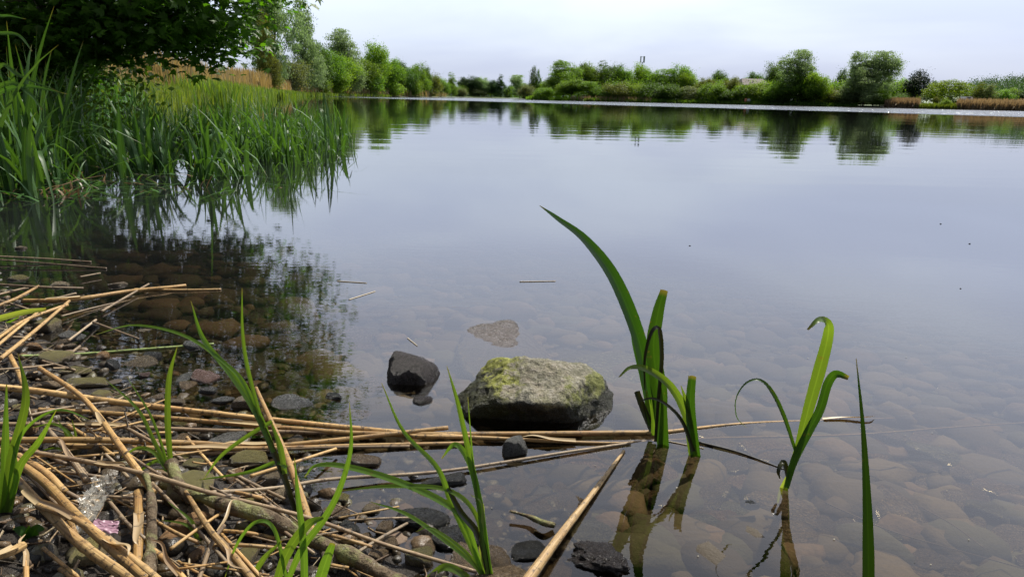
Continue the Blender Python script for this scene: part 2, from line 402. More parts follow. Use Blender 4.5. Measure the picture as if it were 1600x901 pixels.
bp = t.bump(n3, .8, .004, t.bump(n2, 1.0, .016, t.bump(n4, .8, .03)))
principled(t, c, t.rng(wet, 0, 1, .8, .35), bp, spec=.35); M_boulder = m
pl = [((-.05, -.36, .93), .066), ((-.62, -.15, .77), .092), ((-.35, -.6, .55), .104), ((-.95, -.25, .25), .142), ((0, -.90, -.43), .068), ((.25, -.88, -.2), .085),
      ((.72, -.62, .30), .098), ((.98, .0, .25), .142), ((.6, .5, .5), .13), ((0, 1, .15), .085), ((0, .45, .88), .082), ((-.6, .7, .2), .12), ((0, 0, -1), .08), ((.35, -.1, .93), .085)]
bo = P(838, 655); bo = Vector((bo.x, bo.y + .065, .010))
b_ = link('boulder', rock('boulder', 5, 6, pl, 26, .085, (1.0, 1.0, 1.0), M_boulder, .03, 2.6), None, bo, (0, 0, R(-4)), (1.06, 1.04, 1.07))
tag(b_, 'large pale boulder with yellow green lichen and black wet shaded front, above the floating reeds', 'boulder'); taken.append((bo.x, bo.y, .16))

def big(name, px, py, wpx, pl_, mat, seed, label, dz, asp=1.0, hz=1.0, rot=0.0, amp=.06, cat='rock', sub=5, rough=.02):
    p = P(px, py); s_ = wpx / FPX * depth(p) / 2
    o = link(name, rock(name, seed, sub, pl_, 7, amp, (1, 1, 1), mat, rough, 2.6), None, (p.x, p.y, dz), (0, 0, rot), (s_, s_ * asp, s_ * hz))
    taken.append((p.x, p.y, s_)); return tag(o, label, cat)
M_basalt = stonemat('stone_basalt', (.020, .016, .015), (.10, .085, .080), rough=.5, scale=60)
big('rock', 643, 590, 84, [((-.2, -.5, .85), .62), ((-.8, -.3, .5), .85), ((.75, -.35, .45), .72), ((1, 0, 0), 1), ((-1, 0, 0), .95), ((0, 1, 0), .8), ((0, -1, .1), .75), ((0, 0, -1), .5), ((.3, .4, .8), .75)],
    M_basalt, 21, 'rounded black pitted rock standing in water left of the lichen boulder', .008, .85, 1.0)
big('rock', 660, 626, 33, None, M_basalt, 22, 'small black rock just in front of the rounded black rock', -.002, .8, .62)
big('rock', 637, 648, 46, None, M_basalt, 23, 'flat dark rock barely breaking the surface below the small black rock', -.008, .6, .30)
big('rock', 775, 524, 150, [((0, 0, 1), .55), ((-.55, -.2, .8), .7), ((.5, -.3, .8), .72), ((1, 0, 0), 1), ((-1, 0, 0), 1), ((0, 1, .3), .9), ((0, -1, .4), .9), ((0, 0, -1), .6), ((-.8, .5, .2), .8)],
    stonemat('stone_redbrown', (.42, .32, .27), (.58, .47, .41), rough=.6, scale=40), 25, 'reddish rock whose pitted crown just breaks the surface behind the boulder', -.045, 1.15, .70, .5)
big('rock', 955, 535, 150, None, M_st['siltgreen'], 26, 'broad pale slab lying under water right of the reddish rock', -.085, 1.25, .22, .2)
big('rock', 937, 874, 92, [((0, 0, 1), .55), ((-.6, -.2, .7), .75), ((.5, .3, .7), .7), ((1, 0, 0), 1), ((-1, 0, 0), 1), ((0, 1, 0), .7), ((0, -1, 0), .7), ((0, 0, -1), .6)],
    M_basalt, 31, 'black knobbly wet rock at the bottom edge left of the reflected leaves', .0, .75, .55, -.35, .30)
big('rock', 828, 862, 58, None, M_st['dark'], 32, 'smooth dark olive stone just above water beside the slanting dead reed', .0, .8, .42)
big('rock', 802, 705, 46, None, M_st['grey'], 33, 'pale grey stone standing upright against the floating reeds below the boulder', .008, .8, .95, .4)
big('rock', 1172, 783, 30, None, M_st['dark'], 36, 'small black pointed stone tip poking out left of the curled lone plant', -.007, .7, .6)
big('rock', 665, 812, 90, None, M_st['dark'], 34, 'long black wet stone left of the arching sedge at the bottom', .0, .5, .40, -.15)
big('rock', 715, 838, 88, None, M_st['dark'], 35, 'dark wet stone half hidden behind the base of the arching sedge', .0, .8, .42, .2)
big('rock', 688, 752, 78, None, M_st['dark'], 37, 'long dark stone under the slanting thin reed near the arching sedge', -.004, .42, .38, .25)

SL = [ # px, py, width px, kind, label, aspect, height ratio
 (35, 400, 20, 'tan', 'small tan pebble left of the two thin white straws', .7, .5), (30, 441, 32, 'mossy', 'tan mossy stone at the left edge under the straws', .8, .5),
 (95, 456, 30, 'tan', 'striped tan stone between crossing reeds on the left shore', .8, .6), (188, 463, 30, 'tan', 'yellowish stone in water just under the thick upper reed', .6, .4),
 (75, 517, 42, 'mossy', 'olive mossy stone beside the crossed straws at left', .9, .7), (116, 532, 42, 'grey', 'flat grey brown stone right of the olive mossy stone', .8, .45),
 (139, 521, 30, 'dark', 'dark rounded stone at the water edge right of the flat grey one', .8, .7), (47, 546, 48, 'orange', 'smooth orange tan oval stone at the left edge', .42, .32),
 (85, 568, 60, 'mossy', 'green brown mossy stone under the yellow green floating stalk', .7, .5), (160, 561, 28, 'orange', 'round orange tan pebble under the green floating stalk', .8, .7),
 (240, 567, 28, 'dark', 'dark egg shaped stone in water below the green floating stalk', .9, .8), (177, 576, 30, 'dark', 'brown pointed stone just below the round orange pebble', .8, .7),
 (306, 553, 38, 'grey', 'pale grey flat stone in dark water left of the tall grass', .7, .4), (320, 603, 54, 'pink', 'smooth pink brown stone in the dark water', .6, .4),
 (118, 585, 60, 'mossy', 'olive flat stone below the green brown mossy stone', .45, .3), (138, 603, 74, 'mossy', 'long olive stone with a notch on the shore', .4, .28),
 (72, 606, 52, 'brown', 'flat brown stone on the shore at left of the long olive stone', .6, .35), (225, 595, 18, 'pink', 'tiny pink triangular pebble left of the pink brown stone', .8, .5),
 (160, 624, 48, 'mossy', 'mossy stone just above the top floating reed', .7, .5), (192, 627, 30, 'mossy', 'small mossy stone touching the top floating reed', .8, .6),
 (350, 637, 36, 'grey', 'grey flat wet stone under the pink brown stone', .6, .35), (325, 621, 38, 'grey', 'rough grey wet stone between pink brown stone and reeds', .6, .4),
 (245, 637, 30, 'tan', 'small tan stone above the reeds left of the thin grass', .7, .6), (277, 635, 30, 'tan', 'small pale tan stone above the reeds right of the thin grass', .6, .5),
 (388, 640, 50, 'tan', 'rounded tan stone behind the tall grass stem', .8, .75), (523, 639, 30, 'dark', 'small dark stone with pale rim left of the thin leaf tip', .7, .35),
 (555, 657, 56, 'siltred', 'brownish stone under water right above the floating reeds', .7, .4), (390, 727, 76, 'mossy', 'yellow green oval stone below the reed bundle', .5, .38),
 (415, 757, 62, 'tan', 'rounded yellow tan stone under the thin slanting reed', .8, .62), (571, 732, 50, 'brown', 'round brown wet stone between reeds left of the sedge', .8, .55),
 (525, 806, 52, 'brown', 'shiny brown stone beside the long thin twig', .6, .4), (772, 772, 44, 'siltred', 'tan stone just under water right of the arching sedge', .9, .5),
 (655, 878, 48, 'mossy', 'grey olive stone on the bottom edge left of the sedge base', .8, .6), (580, 800, 34, 'tan', 'small tan stone behind the shiny brown stone', .7, .5),
 (300, 782, 92, 'mossy', 'square mossy yellow green stone in the dark litter', .8, .6), (345, 743, 26, 'dark', 'tiny dark stone above the mossy branch', .8, .7),
 (302, 733, 44, 'mossy', 'green grey stone right of the thin grass base', .7, .5), (511, 832, 38, 'grey', 'grey stone where the long twig crosses the sedge blades', .7, .6),
 (455, 832, 38, 'mossy', 'grey green lump beside the end of the mossy branch', .7, .6), (388, 830, 48, 'mossy', 'green grey stone below the mossy branch', .7, .5),
 (265, 850, 36, 'orange', 'reddish brown stone in the litter at the bottom', .8, .8), (460, 893, 44, 'tan', 'pale tan stone on the bottom edge between grass blades', .8, .7),
 (475, 765, 40, 'dark', 'black wet stone right of the yellow tan stone', .7, .4), (600, 855, 44, 'brown', 'brown stone near the bottom end of the mossy branch', .7, .5),
 (560, 870, 40, 'dark', 'dark stone right of the branch end', .7, .5), (775, 886, 54, 'brown', 'brown stone on the bottom edge right of the sedge base', .9, .55),
 (820, 832, 50, 'siltred', 'reddish stone under water below the little twig', .9, .45), (917, 838, 92, 'siltgreen', 'large grey green stone under water above the knobbly rock', .9, .35),
 (840, 795, 78, 'silt', 'large brown stone under water above the little twig', .9, .35), (1010, 868, 90, 'siltred', 'broad pinkish brown stone under water right of the knobbly rock', .9, .4),
 (1240, 862, 150, 'silt', 'largest brown stone under water below the lone curled plant', .7, .3), (1150, 885, 90, 'siltred', 'brown stone on the bottom edge left of the reflected plant', .8, .35),
 (1335, 770, 70, 'siltgreen', 'long greenish stone under water behind the near blade', .7, .3), (1130, 822, 70, 'siltred', 'flat reddish stone under water between the two reflections', .8, .3),
 (1515, 845, 50, 'siltred', 'rounded reddish stone under water at the lower right', .9, .4), (1390, 760, 70, 'silt', 'long pale stone under water right of the near blade', .5, .3),
 (1450, 880, 110, 'silt', 'broad brown stone under water in the bottom right corner', .7, .3)]
for i, a in enumerate(SL):
    stone(a[0], a[1], a[2], a[3], a[4], a[5], a[6], rot=rng.uniform(-.4, .4), sink=.22 if a[3][:4] != 'silt' else .3, tilt=rng.uniform(-.15, .15))

CN = {'silt': 'brown', 'siltred': 'reddish', 'siltgreen': 'greenish', 'brown': 'brown', 'dark': 'black', 'tan': 'tan', 'grey': 'grey', 'orange': 'ochre', 'mossy': 'mossy'}
# cobbles on the shore and on the lake bed: poisson-like scatter, each its own object
cells = []
def free(x, y, r_, k_=.78):
    return all((x - a) ** 2 + (y - b) ** 2 > (k_ * (r_ + c_)) ** 2 for a, b, c_ in taken)
def scatter(n, box, rmin, rmax, test, kinds, lab, group, asp=(.55, .95), hr=(.32, .5), sink=.3, tries=9000, k=.66):
    made = 0
    for _ in range(tries):
        if made >= n: break
        px, py = rng.uniform(box[0], box[2]), rng.uniform(box[1], box[3])
        p = PG(px, py, 0, floating=False); r_ = rmin + (rmax - rmin) * rng.random() ** 2.0
        if not test(p.x, p.y) or not free(p.x, p.y, r_, k): continue
        kd = kinds[rng.integers(len(kinds))]; h_ = rng.uniform(*hr)
        g = G(p.x, p.y)
        if kd[:4] == 'silt' or rmax > .06:
            if g > -.045: continue
            h_ = min(h_, max(.08, (-g - .006) / (r_ * (2 - 2 * sink))))
        o = link('stone', ROCKS[kd][rng.integers(5)], None, (p.x, p.y, g + r_ * h_ * (1 - 2 * sink)), (rng.uniform(-.2, .2), rng.uniform(-.2, .2), rng.uniform(0, 6.3)), (r_, r_ * rng.uniform(*asp), r_ * h_))
        taken.append((p.x, p.y, r_)); tag(o, ('small ' if r_ < rmin + .25 * (rmax - rmin) else 'middling ' if r_ < rmin + .6 * (rmax - rmin) else 'large ') + CN[kd] + ' ' + lab + ' ' + where(p), 'stone', group); made += 1
    return made
def sdp(x, y): return float(sdist(np.array([x]), np.array([y]))[0])
inlake = lambda x, y: sdp(x, y) < -.03
onland = lambda x, y: sdp(x, y) > -.04
silt = ['silt', 'silt', 'siltred', 'siltgreen']
scatter(86, (900, 690, 1640, 960), .034, .075, inlake, silt, 'sunken stone', 'cobbles in the lower right shallows')
scatter(36, (640, 700, 900, 930), .02, .05, inlake, silt + ['brown'], 'sunken stone', 'cobbles under water beside the sedge')
scatter(50, (480, 480, 720, 660), .03, .07, inlake, silt, 'sunken stone', 'cobbles under water around the black rock', hr=(.2, .35))
scatter(34, (960, 480, 1640, 700), .03, .07, inlake, silt, 'sunken stone', 'cobbles under the open water', hr=(.2, .3))
scatter(60, (90, 470, 480, 700), .018, .042, inlake, ['dark', 'brown', 'brown', 'tan', 'mossy', 'grey'], 'wet stone', 'cobbles in the shadowed water')
scatter(48, (0, 400, 720, 900), .012, .032, onland, ['dark', 'brown', 'tan', 'mossy', 'brown', 'mossy', 'dark', 'orange'], 'half buried stone', 'small stones in the shore litter', hr=(.45, .7))

# pebble carpet (uncountable)
def pebbles(name, n, box, rmin, rmax, test, mat, seed):
    r_ = np.random.default_rng(seed); v0, f0 = ICO[2]; V, Fc = [], []; k_ = 0
    bx0, by0, bx1, by1 = box
    xs = r_.uniform(bx0, bx1, n * 4); ys = by0 + (by1 - by0) * r_.random(n * 4) ** 1.4
    sd = sdist(xs, ys); ok = np.array([test(a) for a in sd]); xs, ys = xs[ok][:n], ys[ok][:n]; zs = gz(xs, ys)
    for x, y, z in zip(xs, ys, zs):
        s_ = rmin + (rmax - rmin) * r_.random() ** 2.5
        fl = r_.uniform(.5, .8) if name == 'shore_pebbles' else r_.uniform(.3, .55)
        if name == 'lakebed_pebbles' and z > -.03: s_ = min(s_, .02); fl = .3
        if name == 'lakebed_pebbles': fl = min(fl, max(.06, (-z - .006) / (s_ * 1.25)))
        q_ = v0 * (1 + .22 * np.sin(v0 @ r_.normal(size=(3,)) * 2.5 + r_.uniform(0, 6)))[:, None] * (s_, s_ * r_.uniform(.55, .95), s_ * fl)
        a = r_.uniform(0, 6.3); q_ = q_ @ np.array([[math.cos(a), math.sin(a), 0], [-math.sin(a), math.cos(a), 0], [0, 0, 1]])
        V.append(q_ + (x, y, z + s_ * .15)); Fc.append(f0 + k_ * len(v0)); k_ += 1
    return tag(link(name, mesh(name, np.concatenate(V), np.concatenate(Fc), mat)), 'gravel of small ' + name.replace('_', ' ') + ' covering the ground between the stones', 'gravel', kind='stuff')
def gravelmat(name, cs, rough, siltamt):
    m, t = newmat(name); geo = t.add('ShaderNodeNewGeometry'); r_ = geo.outputs['Random Per Island']
    c = t.ramp(r_, [(i / (len(cs)), x) for i, x in enumerate(cs)], 'CONSTANT')
    n_ = t.noise(geo.outputs['Position'], 90, 4, .7)
    c = t.mix(t.rng(n_, .4, .7, 0, .5), c, (.05, .04, .025))
    principled(t, c, rough, t.bump(n_, .4, .01), spec=.4); return m
g1 = gravelmat('gravel_silted', [(.085, .062, .038), (.14, .11, .07), (.05, .038, .024), (.16, .11, .075), (.075, .075, .045), (.10, .08, .055)], .8, .5)
g2 = gravelmat('gravel_wet', [(.035, .026, .016), (.07, .052, .03), (.02, .016, .012), (.13, .085, .045), (.055, .05, .04), (.025, .019, .012), (.09, .08, .04)], .3, 0)
pebbles('lakebed_pebbles', 4200, (-2.2, .7, 3.2, 4.6), .012, .075, lambda s_: -3.0 < s_ < -.02, g1, 3)
pebbles('shore_pebbles', 4200, (-2.8, .5, .3, 3.6), .006, .02, lambda s_: -.25 < s_ < .9, g2, 4)
# ------------------------------------------------------------------ dead reeds
def reedmat(name, c1, c2, c3, dark=.5):
    m, t = newmat(name)
    uv = t.add('ShaderNodeSeparateXYZ', ins={0: t.add('ShaderNodeUVMap').outputs[0]}); oi = t.add('ShaderNodeObjectInfo')
    oc = t.add('ShaderNodeTexCoord').outputs['Object']; geo = t.add('ShaderNodeNewGeometry')
    stv = t.add('ShaderNodeCombineXYZ', ins={0: t.math('MULTIPLY', uv.outputs[0], 9.0), 1: t.math('MULTIPLY', uv.outputs[1], 1.2), 2: t.math('MULTIPLY', oi.outputs['Random'], 50.0)}).outputs[0]
    st = t.noise(stv, 2.4, 5, .65); bl = t.noise(oc, 16, 4, .65); sp_ = t.noise(oc, 110, 3, .75)
    c = t.mix(oi.outputs['Random'], c1, c2)
    c = t.mix(t.rng(st, .42, .6, 0, .85), c, tuple(.55 * a for a in c1))
    c = t.mix(t.rng(bl, .50, .66, 0, dark), c, c3)
    c = t.mix(t.rng(sp_, .56, .66, 0, .85), c, (.035, .022, .013)); c = t.mix(t.rng(t.noise(oc, 26, 5, .8), .58, .66, 0, .8), c, (.05, .03, .016))
    fr_ = t.math('FRACT', uv.outputs[1])
    d = t.math('MINIMUM', fr_, t.math('SUBTRACT', 1.0, fr_))
    c = t.mix(t.rng(d, .0, .018, .45, 0), c, (.13, .07, .03))
    hs = t.add('ShaderNodeHueSaturation', ins={'Color': c, 'Value': t.rng(t.math('FRACT', t.math('MULTIPLY', oi.outputs['Random'], 7.3)), 0, 1, .75, 1.15)})
    pz = t.add('ShaderNodeSeparateXYZ', ins={0: geo.outputs['Position']}).outputs[2]
    wet = t.rng(t.math('ADD', pz, t.rng(bl, .3, .7, -.004, .004)), -.002, .004, .65, 0)
    c = t.mix(wet, hs.outputs[0], (.05, .03, .018))
    principled(t, c, t.rng(st, .3, .7, .42, .62), t.bump(st, .35, .004), spec=.45); return m
M_reed = reedmat('dead_reed', (.46, .275, .09), (.58, .39, .17), (.27, .12, .035))
M_reedgrey = reedmat('weathered_reed', (.29, .20, .11), (.40, .31, .20), (.14, .09, .055), .8)
M_sheath = leafmat('dry_sheath', (.36, .25, .13), (.52, .40, .24), trans=.2, tcol=(1, .8, .5))
M_straw = simple('pale_straw', (.5, .42, .3), .6)
M_reedgreen = reedmat('green_stalk', (.24, .34, .09), (.34, .42, .14), (.16, .22, .05))
m, t = newmat('bark_lichen'); oc = t.add('ShaderNodeTexCoord').outputs['Object']
n1 = t.noise(oc, 45, 5, .75); n2 = t.noise(oc, 16, 4, .7); n3 = t.noise(oc, 130, 3, .8)
c = t.mix(t.rng(n1, .35, .65, 0, 1), (.045, .030, .018), (.16, .12, .075)); c = t.mix(t.rng(n2, .5, .62, 0, .8), c, (.20, .21, .08)); c = t.mix(t.rng(n3, .6, .7, 0, .7), c, (.42, .40, .32))
principled(t, c, .8, t.bump(n1, .9, .012), spec=.2); M_bark = m

def bent_tube(path, w0, w1, nodes=None, seg=8, wob=0.0, seed=0):
    n = len(path); L = [0]
    for i in range(1, n): L.append(L[-1] + (path[i] - path[i - 1]).length)
    tot = L[-1] or 1; rad = []
    for i in range(n):
        r_ = w0 + (w1 - w0) * L[i] / tot
        if nodes:
            d = (L[i] / nodes) % 1; d = min(d, 1 - d) * nodes
            r_ *= 1 + .12 * math.exp(-(d / .0045) ** 2)
        rad.append(r_ * (1 + wob * mnoise.noise(Vector((L[i] * 40, seed, 0)))))
    return tube(path, rad, seg, 1.0 / nodes if nodes else 8.0)
def leafmesh(name, path, widths, mat, fold=.18, facing=None, twist=0.0, n=30):
    path = catmull(path, n); V, Fc, UV = [], [], []
    for i, p in enumerate(path):
        t_ = (path[min(i + 1, n - 1)] - path[max(i - 1, 0)]).normalized()
        fc = facing or (EYE - p); s_ = t_.cross(fc)
        if s_.length < 1e-4: s_ = Vector((1, 0, 0))
        s_.normalize(); s_ = Matrix.Rotation(twist * i / (n - 1), 3, t_) @ s_; nn = s_.cross(t_)
        k_ = i / (n - 1) * (len(widths) - 1); a = min(int(k_), len(widths) - 2); w_ = widths[a] + (widths[a + 1] - widths[a]) * (k_ - a); w_ *= .5
        for u, h_ in ((-1, 0), (-.5, -.55), (0, -1), (.5, -.55), (1, 0)):
            V.append(p + s_ * w_ * u + nn * w_ * fold * (h_ + .5)); UV.append(((u + 1) / 2, i / (n - 1)))
    for i in range(n - 1):
        for j in range(4): a = i * 5 + j; Fc.append((a, a + 1, a + 6, a + 5))
    return mesh(name, V, Fc, mat, uv=UV)
def stalk(pts, w0, w1, label, mat=None, off=.006, group=None, cat='reed stalk', name='reed_stalk', floating=True, node=None, wob=.05):
    if name == 'reed_stalk': w0 *= .82; w1 *= .82
    mat = mat or M_reed; q_ = []
    for a in pts:
        o_ = a[2] if len(a) > 2 else off
        p = PG(a[0], a[1], o_, floating)
        q_.append(p)
    dpt = sum(depth(p) for p in q_) / len(q_)
    path = catmull(q_, max(24, int(sum((q_[i + 1] - q_[i]).length for i in range(len(q_) - 1)) / .006)))
    # no bridge through the ground: lift where needed
    if off > -.01:
        xs = np.array([p.x for p in path]); ys = np.array([p.y for p in path]); g_ = gz(xs, ys)
        for p, g1_ in zip(path, g_): p.z = max(p.z, g1_ + .002)
    rn = random.Random(int(pts[0][0] * 31 + pts[0][1]))
    V, Fc, UV = bent_tube(path, w0 / 2 / FPX * dpt, w1 / 2 / FPX * dpt, node or rn.uniform(.15, .30), 9, wob, rn.random() * 99)
    o0 = path[0].copy(); V = [v - o0 for v in V]
    ob = tag(link(name, mesh(name, V, Fc, mat, uv=UV), None, o0), label, cat, group)
    if name == 'reed_stalk' and w0 > 6.5 and rn.random() < .75:      # a dry leaf sheath peeling off
        i = int(len(path) * rn.uniform(.2, .8)); a = path[i] - o0; t_ = (path[min(i + 5, len(path) - 1)] - path[i]).normalized(); s_ = rn.choice((-1, 1)); L_ = rn.uniform(.05, .12); rr_ = w0 / 2 / FPX * dpt
        up_ = Vector((rn.uniform(-.4, .4), rn.uniform(-.4, .4), 1))
        pts_ = [a + up_ * rr_ * .9, a + t_ * s_ * L_ * .4 + up_ * rr_ * 1.3, a + t_ * s_ * L_ * .8 + up_ * rr_ * 2.2 + Vector((rn.uniform(-.01, .01), rn.uniform(-.01, .01), 0)), a + t_ * s_ * L_ + up_ * rr_ * 1.5]
        link('sheath', leafmesh('sheath', pts_, [rr_ * 2.0, rr_ * 1.9, rr_ * 1.1, .0005], M_sheath, .5, up_, rn.uniform(-1, 1), 14), ob)
    return ob

stalk([(-20, 603, .03), (60, 611, .03), (200, 630, .02), (420, 655, .015), (600, 673, .008), (745, 684, .004)], 13, 9, 'uppermost thick reed crossing the shore from the left edge into the water')
stalk([(60, 640, .02), (180, 646, .02), (440, 668, .014), (620, 678, .007), (1030, 676, .004)], 9, 11, 'long pale reed running along the foot of the lichen boulder to the broken leaves')
stalk([(-20, 662, .02), (130, 664, .02), (330, 672, .014), (520, 676, .008), (640, 680, .004)], 8, 8, 'third reed down in the horizontal bundle', M_reedgrey)
stalk([(-20, 688, .03), (140, 687, .03), (300, 692, .02), (430, 696, .012), (700, 668, .012)], 12, 9, 'reed in the bundle that rises to the right over the others', M_reed)
stalk([(100, 696, .02), (250, 700, .016), (420, 700, .012), (560, 696, .006), (730, 692, .003)], 10, 8, 'lowest thick reed of the horizontal bundle')
stalk([(200, 706, .014), (330, 708, .012), (480, 700, .008), (640, 697, .003)], 7, 6, 'thin pale reed just under the horizontal bundle', M_reedgrey)
stalk([(640, 681, .006), (760, 684, .006), (860, 689, .003), (960, 692, .001), (1020, 689, -.004)], 9, 5, 'thin reed sinking under the water in front of the boulder')
stalk([(1000, 690, -.002), (1130, 684, -.003), (1330, 679, -.003), (1480, 668, -.004), (1620, 659, -.004)], 5, 3, 'faint long reed lying just under water towards the right edge', M_reed, -.003)
stalk([(1030, 676, .001), (1160, 662, -.001), (1280, 657, -.002), (1397, 653, -.003)], 8, 3, 'straight pale reed half sunk beyond the standing leaves', M_reed, -.001)
stalk([(330, 769, .03), (430, 762, .02), (520, 748, .012), (690, 736, .006), (880, 707, .004), (985, 692, .002)], 7, 6, 'thin reed slanting up from the yellow tan stone towards the boulder', M_reedgrey)
stalk([(38, 704, .05), (120, 718, .05), (230, 741, .05), (330, 770, .04), (480, 808, .03), (600, 850, .02), (745, 893, .012)], 10, 7, 'long brown twig like reed falling from left to the bottom middle', M_reedgrey)
stalk([(62, 575, .03), (130, 622, .04), (190, 700, .06), (240, 770, .03)], 10, 11, 'tan reed leaning diagonally across the horizontal bundle on the left', M_reed)
stalk([(400, 606, .01), (422, 655, .03), (445, 707, .035), (470, 775, .03), (488, 835, .02)], 8, 14, 'tan reed standing steeply beside the tall grass stem', M_reed)
stalk([(975, 704, .002), (930, 765, .006), (880, 830, .012), (820, 912, .02)], 6, 19, 'single mottled reed slanting out of the water at the bottom', M_reed, off=.004)
stalk([(18, 740, .03), (75, 800, .04), (140, 860, .04), (250, 935, .03)], 16, 20, 'thickest pale reed of the bottom left pile', M_reed)
stalk([(-10, 700, .05), (60, 745, .06), (130, 815, .07), (230, 905, .06)], 16, 17, 'long golden reed lying on top of the bottom left pile', M_reed)
stalk([(60, 790, .05), (120, 812, .07), (190, 860, .07), (270, 925, .06)], 13, 15, 'yellowish reed with dark joints in the bottom left pile', M_reed)
stalk([(28, 712, .03), (70, 738, .04), (100, 768, .03)], 13, 15, 'short split reed end pointing at the plastic wrapper', M_reed)
stalk([(66, 660, .02), (100, 700, .03), (135, 750, .03)], 8, 11, 'grey reed passing behind the plastic wrapper', M_reedgrey)
stalk([(92, 780, .03), (110, 815, .03), (118, 840, .02)], 10, 10, 'short brown reed piece left of the wrapper', M_reed)
stalk([(216, 770, .03), (216, 820, .03), (214, 895, .02)], 18, 17, 'upright orange brown reed stump left of the bark stick', M_reed)
stalk([(-15, 870, .06), (15, 862, .06), (35, 852, .05)], 17, 17, 'short thick reed end at the left edge near the bottom', M_reed)
stalk([(40, 870, .04), (41, 925, .03)], 10, 10, 'short upright reed stub near the bottom left corner', M_reed)
stalk([(290, 768, .03), (330, 830, .04), (370, 875, .04), (410, 925, .03)], 9, 15, 'brown reed slanting down across the dark litter right of the bark stick', M_reed)
stalk([(350, 820, .04), (330, 850, .03), (308, 912, .02)], 8, 9, 'grey reed piece leaning the other way under the brown slanting reed', M_reedgrey)
stalk([(240, 812, .02), (275, 832, .03), (312, 848, .02)], 7, 7, 'short tan reed piece above the reddish stone', M_reed)
stalk([(285, 880, .02), (350, 888, .02), (420, 898, .02)], 5, 5, 'thin reddish reed along the bottom edge', M_reed)
stalk([(240, 860, .03), (270, 885, .03), (305, 925, .02)], 11, 13, 'short reed running off the bottom edge in the middle of the litter', M_reed)
stalk([(35, 470, .01), (110, 468, .02), (200, 455, .012), (262, 449, .008), (290, 446, .004)], 8, 7, 'thick tan reed resting on the left shore and reaching over the water', M_reed)
stalk([(210, 452, .003), (280, 453, .003), (345, 452, .002)], 5, 4, 'thin reed floating at the tip of the thick tan reed', M_reed, .002)
stalk([(-10, 400, .02), (70, 404, .012), (142, 409, .003)], 3, 3, 'upper of the two thin white straws at the left', M_reedgrey)
stalk([(-10, 405, .02), (80, 412, .012), (166, 419, .003)], 3, 3, 'lower of the two thin white straws at the left', M_reedgrey)
stalk([(-10, 533, .02), (40, 500, .03), (105, 476, .03)], 6, 7, 'pale reed rising to the right at the left edge', M_reed)
stalk([(0, 560, .03), (50, 520, .04), (108, 470, .03)], 7, 6, 'long pale reed crossing over the olive mossy stone', M_reed)
stalk([(-5, 540, .02), (25, 515, .03), (58, 488, .02)], 6, 5, 'short reed at the left edge beside the crossing pair', M_reed)
stalk([(-10, 480, .02), (25, 466, .03), (60, 447, .03)], 6, 5, 'short pale reed at the left edge below the straws', M_reed)
stalk([(-10, 444, .03), (60, 448, .03), (130, 450, .01)], 5, 4, 'thin reed lying level above the thick tan reed', M_reedgrey)
stalk([(12, 550, .02), (25, 575, .02), (36, 602, .02)], 10, 8, 'short tan reed pointing down at the left edge under the oval stone', M_reed)
stalk([(95, 494, .01), (140, 482, .006), (182, 472, .003)], 3, 2, 'thin straw floating under the thick tan reed', M_reedgrey)
stalk([(-15, 578, .03), (40, 574, .03), (82, 569, .02)], 4, 4, 'thin reddish straw at the left edge under the oval stone', M_reedgrey)
stalk([(32, 556, .008), (120, 553, .005), (230, 545, .003), (334, 537, .002)], 5, 5, 'long yellow green stalk floating across the shadowed water', M_reedgreen, .003)
stalk([(1290, 785, -.004), (1390, 828, -.004), (1500, 860, -.004), (1620, 893, -.004)], 3, 2, 'thin dark straw under water running to the lower right corner', M_reedgrey, -.004)
stalk([(1440, 792, -.003), (1490, 820, -.003), (1538, 856, -.003)], 2.5, 2, 'short pale straw under water in the lower right', M_reedgrey, -.003)
stalk([(1090, 690, .002), (1150, 705, .002), (1200, 723, .001), (1225, 733, .0)], 4, 2, 'thin black twig floating between the standing leaves and the lone plant', simple('twig_black', (.012, .010, .008), .5), .002, cat='twig', name='twig')
for k_, (a, b, l_) in enumerate([((527, 439), (573, 442), 'thin white straw floating left of the dark rock'), ((812, 440), (868, 439), 'short white straw floating behind the reddish rock'), ((545, 468), (586, 455), 'tiny straw slanting in open water left of the reddish rock'), ((637, 528), (652, 540), 'tiny straw behind the dark rock'), ((1040, 688), (1100, 700), 'broken pale straw by the base of the standing leaves')]):
    stalk([(a[0], a[1], .001), (b[0], b[1], .001)], 1.6, 1.3, l_, M_straw, .001, cat='straw', name='straw')

# random litter reeds between the big ones
rr = random.Random(5)
for k_ in range(76):
    x, y = rr.uniform(-10, 560), rr.uniform(640, 900)
    if sdp(*PG(x, y)[:2]) < -.02: x = rr.uniform(0, 200)
    a = rr.uniform(-.2, .9) if rr.random() < .93 else rr.uniform(-.8, -.2); l_ = rr.uniform(30, 150); wd = rr.uniform(2, 6.5)
    stalk([(x, y, rr.uniform(.008, .03)), (x + l_ * .5 * math.cos(a), y + l_ * .5 * math.sin(a) + rr.uniform(-3, 3), rr.uniform(.01, .035)), (x + l_ * math.cos(a), y + l_ * math.sin(a), rr.uniform(.006, .02))], wd, wd * rr.uniform(.8, 1.1),
          (sz_ := ('long ' if l_ > 110 else 'short ' if l_ > 70 else 'stubby ') + ('thin ' if wd < 3.6 else 'thick ')) + ('grey ' if k_ % 2 else 'golden ') + 'reed piece ' + where(PG(x, y)), M_reedgrey if k_ % 2 else M_reed, group='broken reed pieces in the shore litter', name='reed_piece')
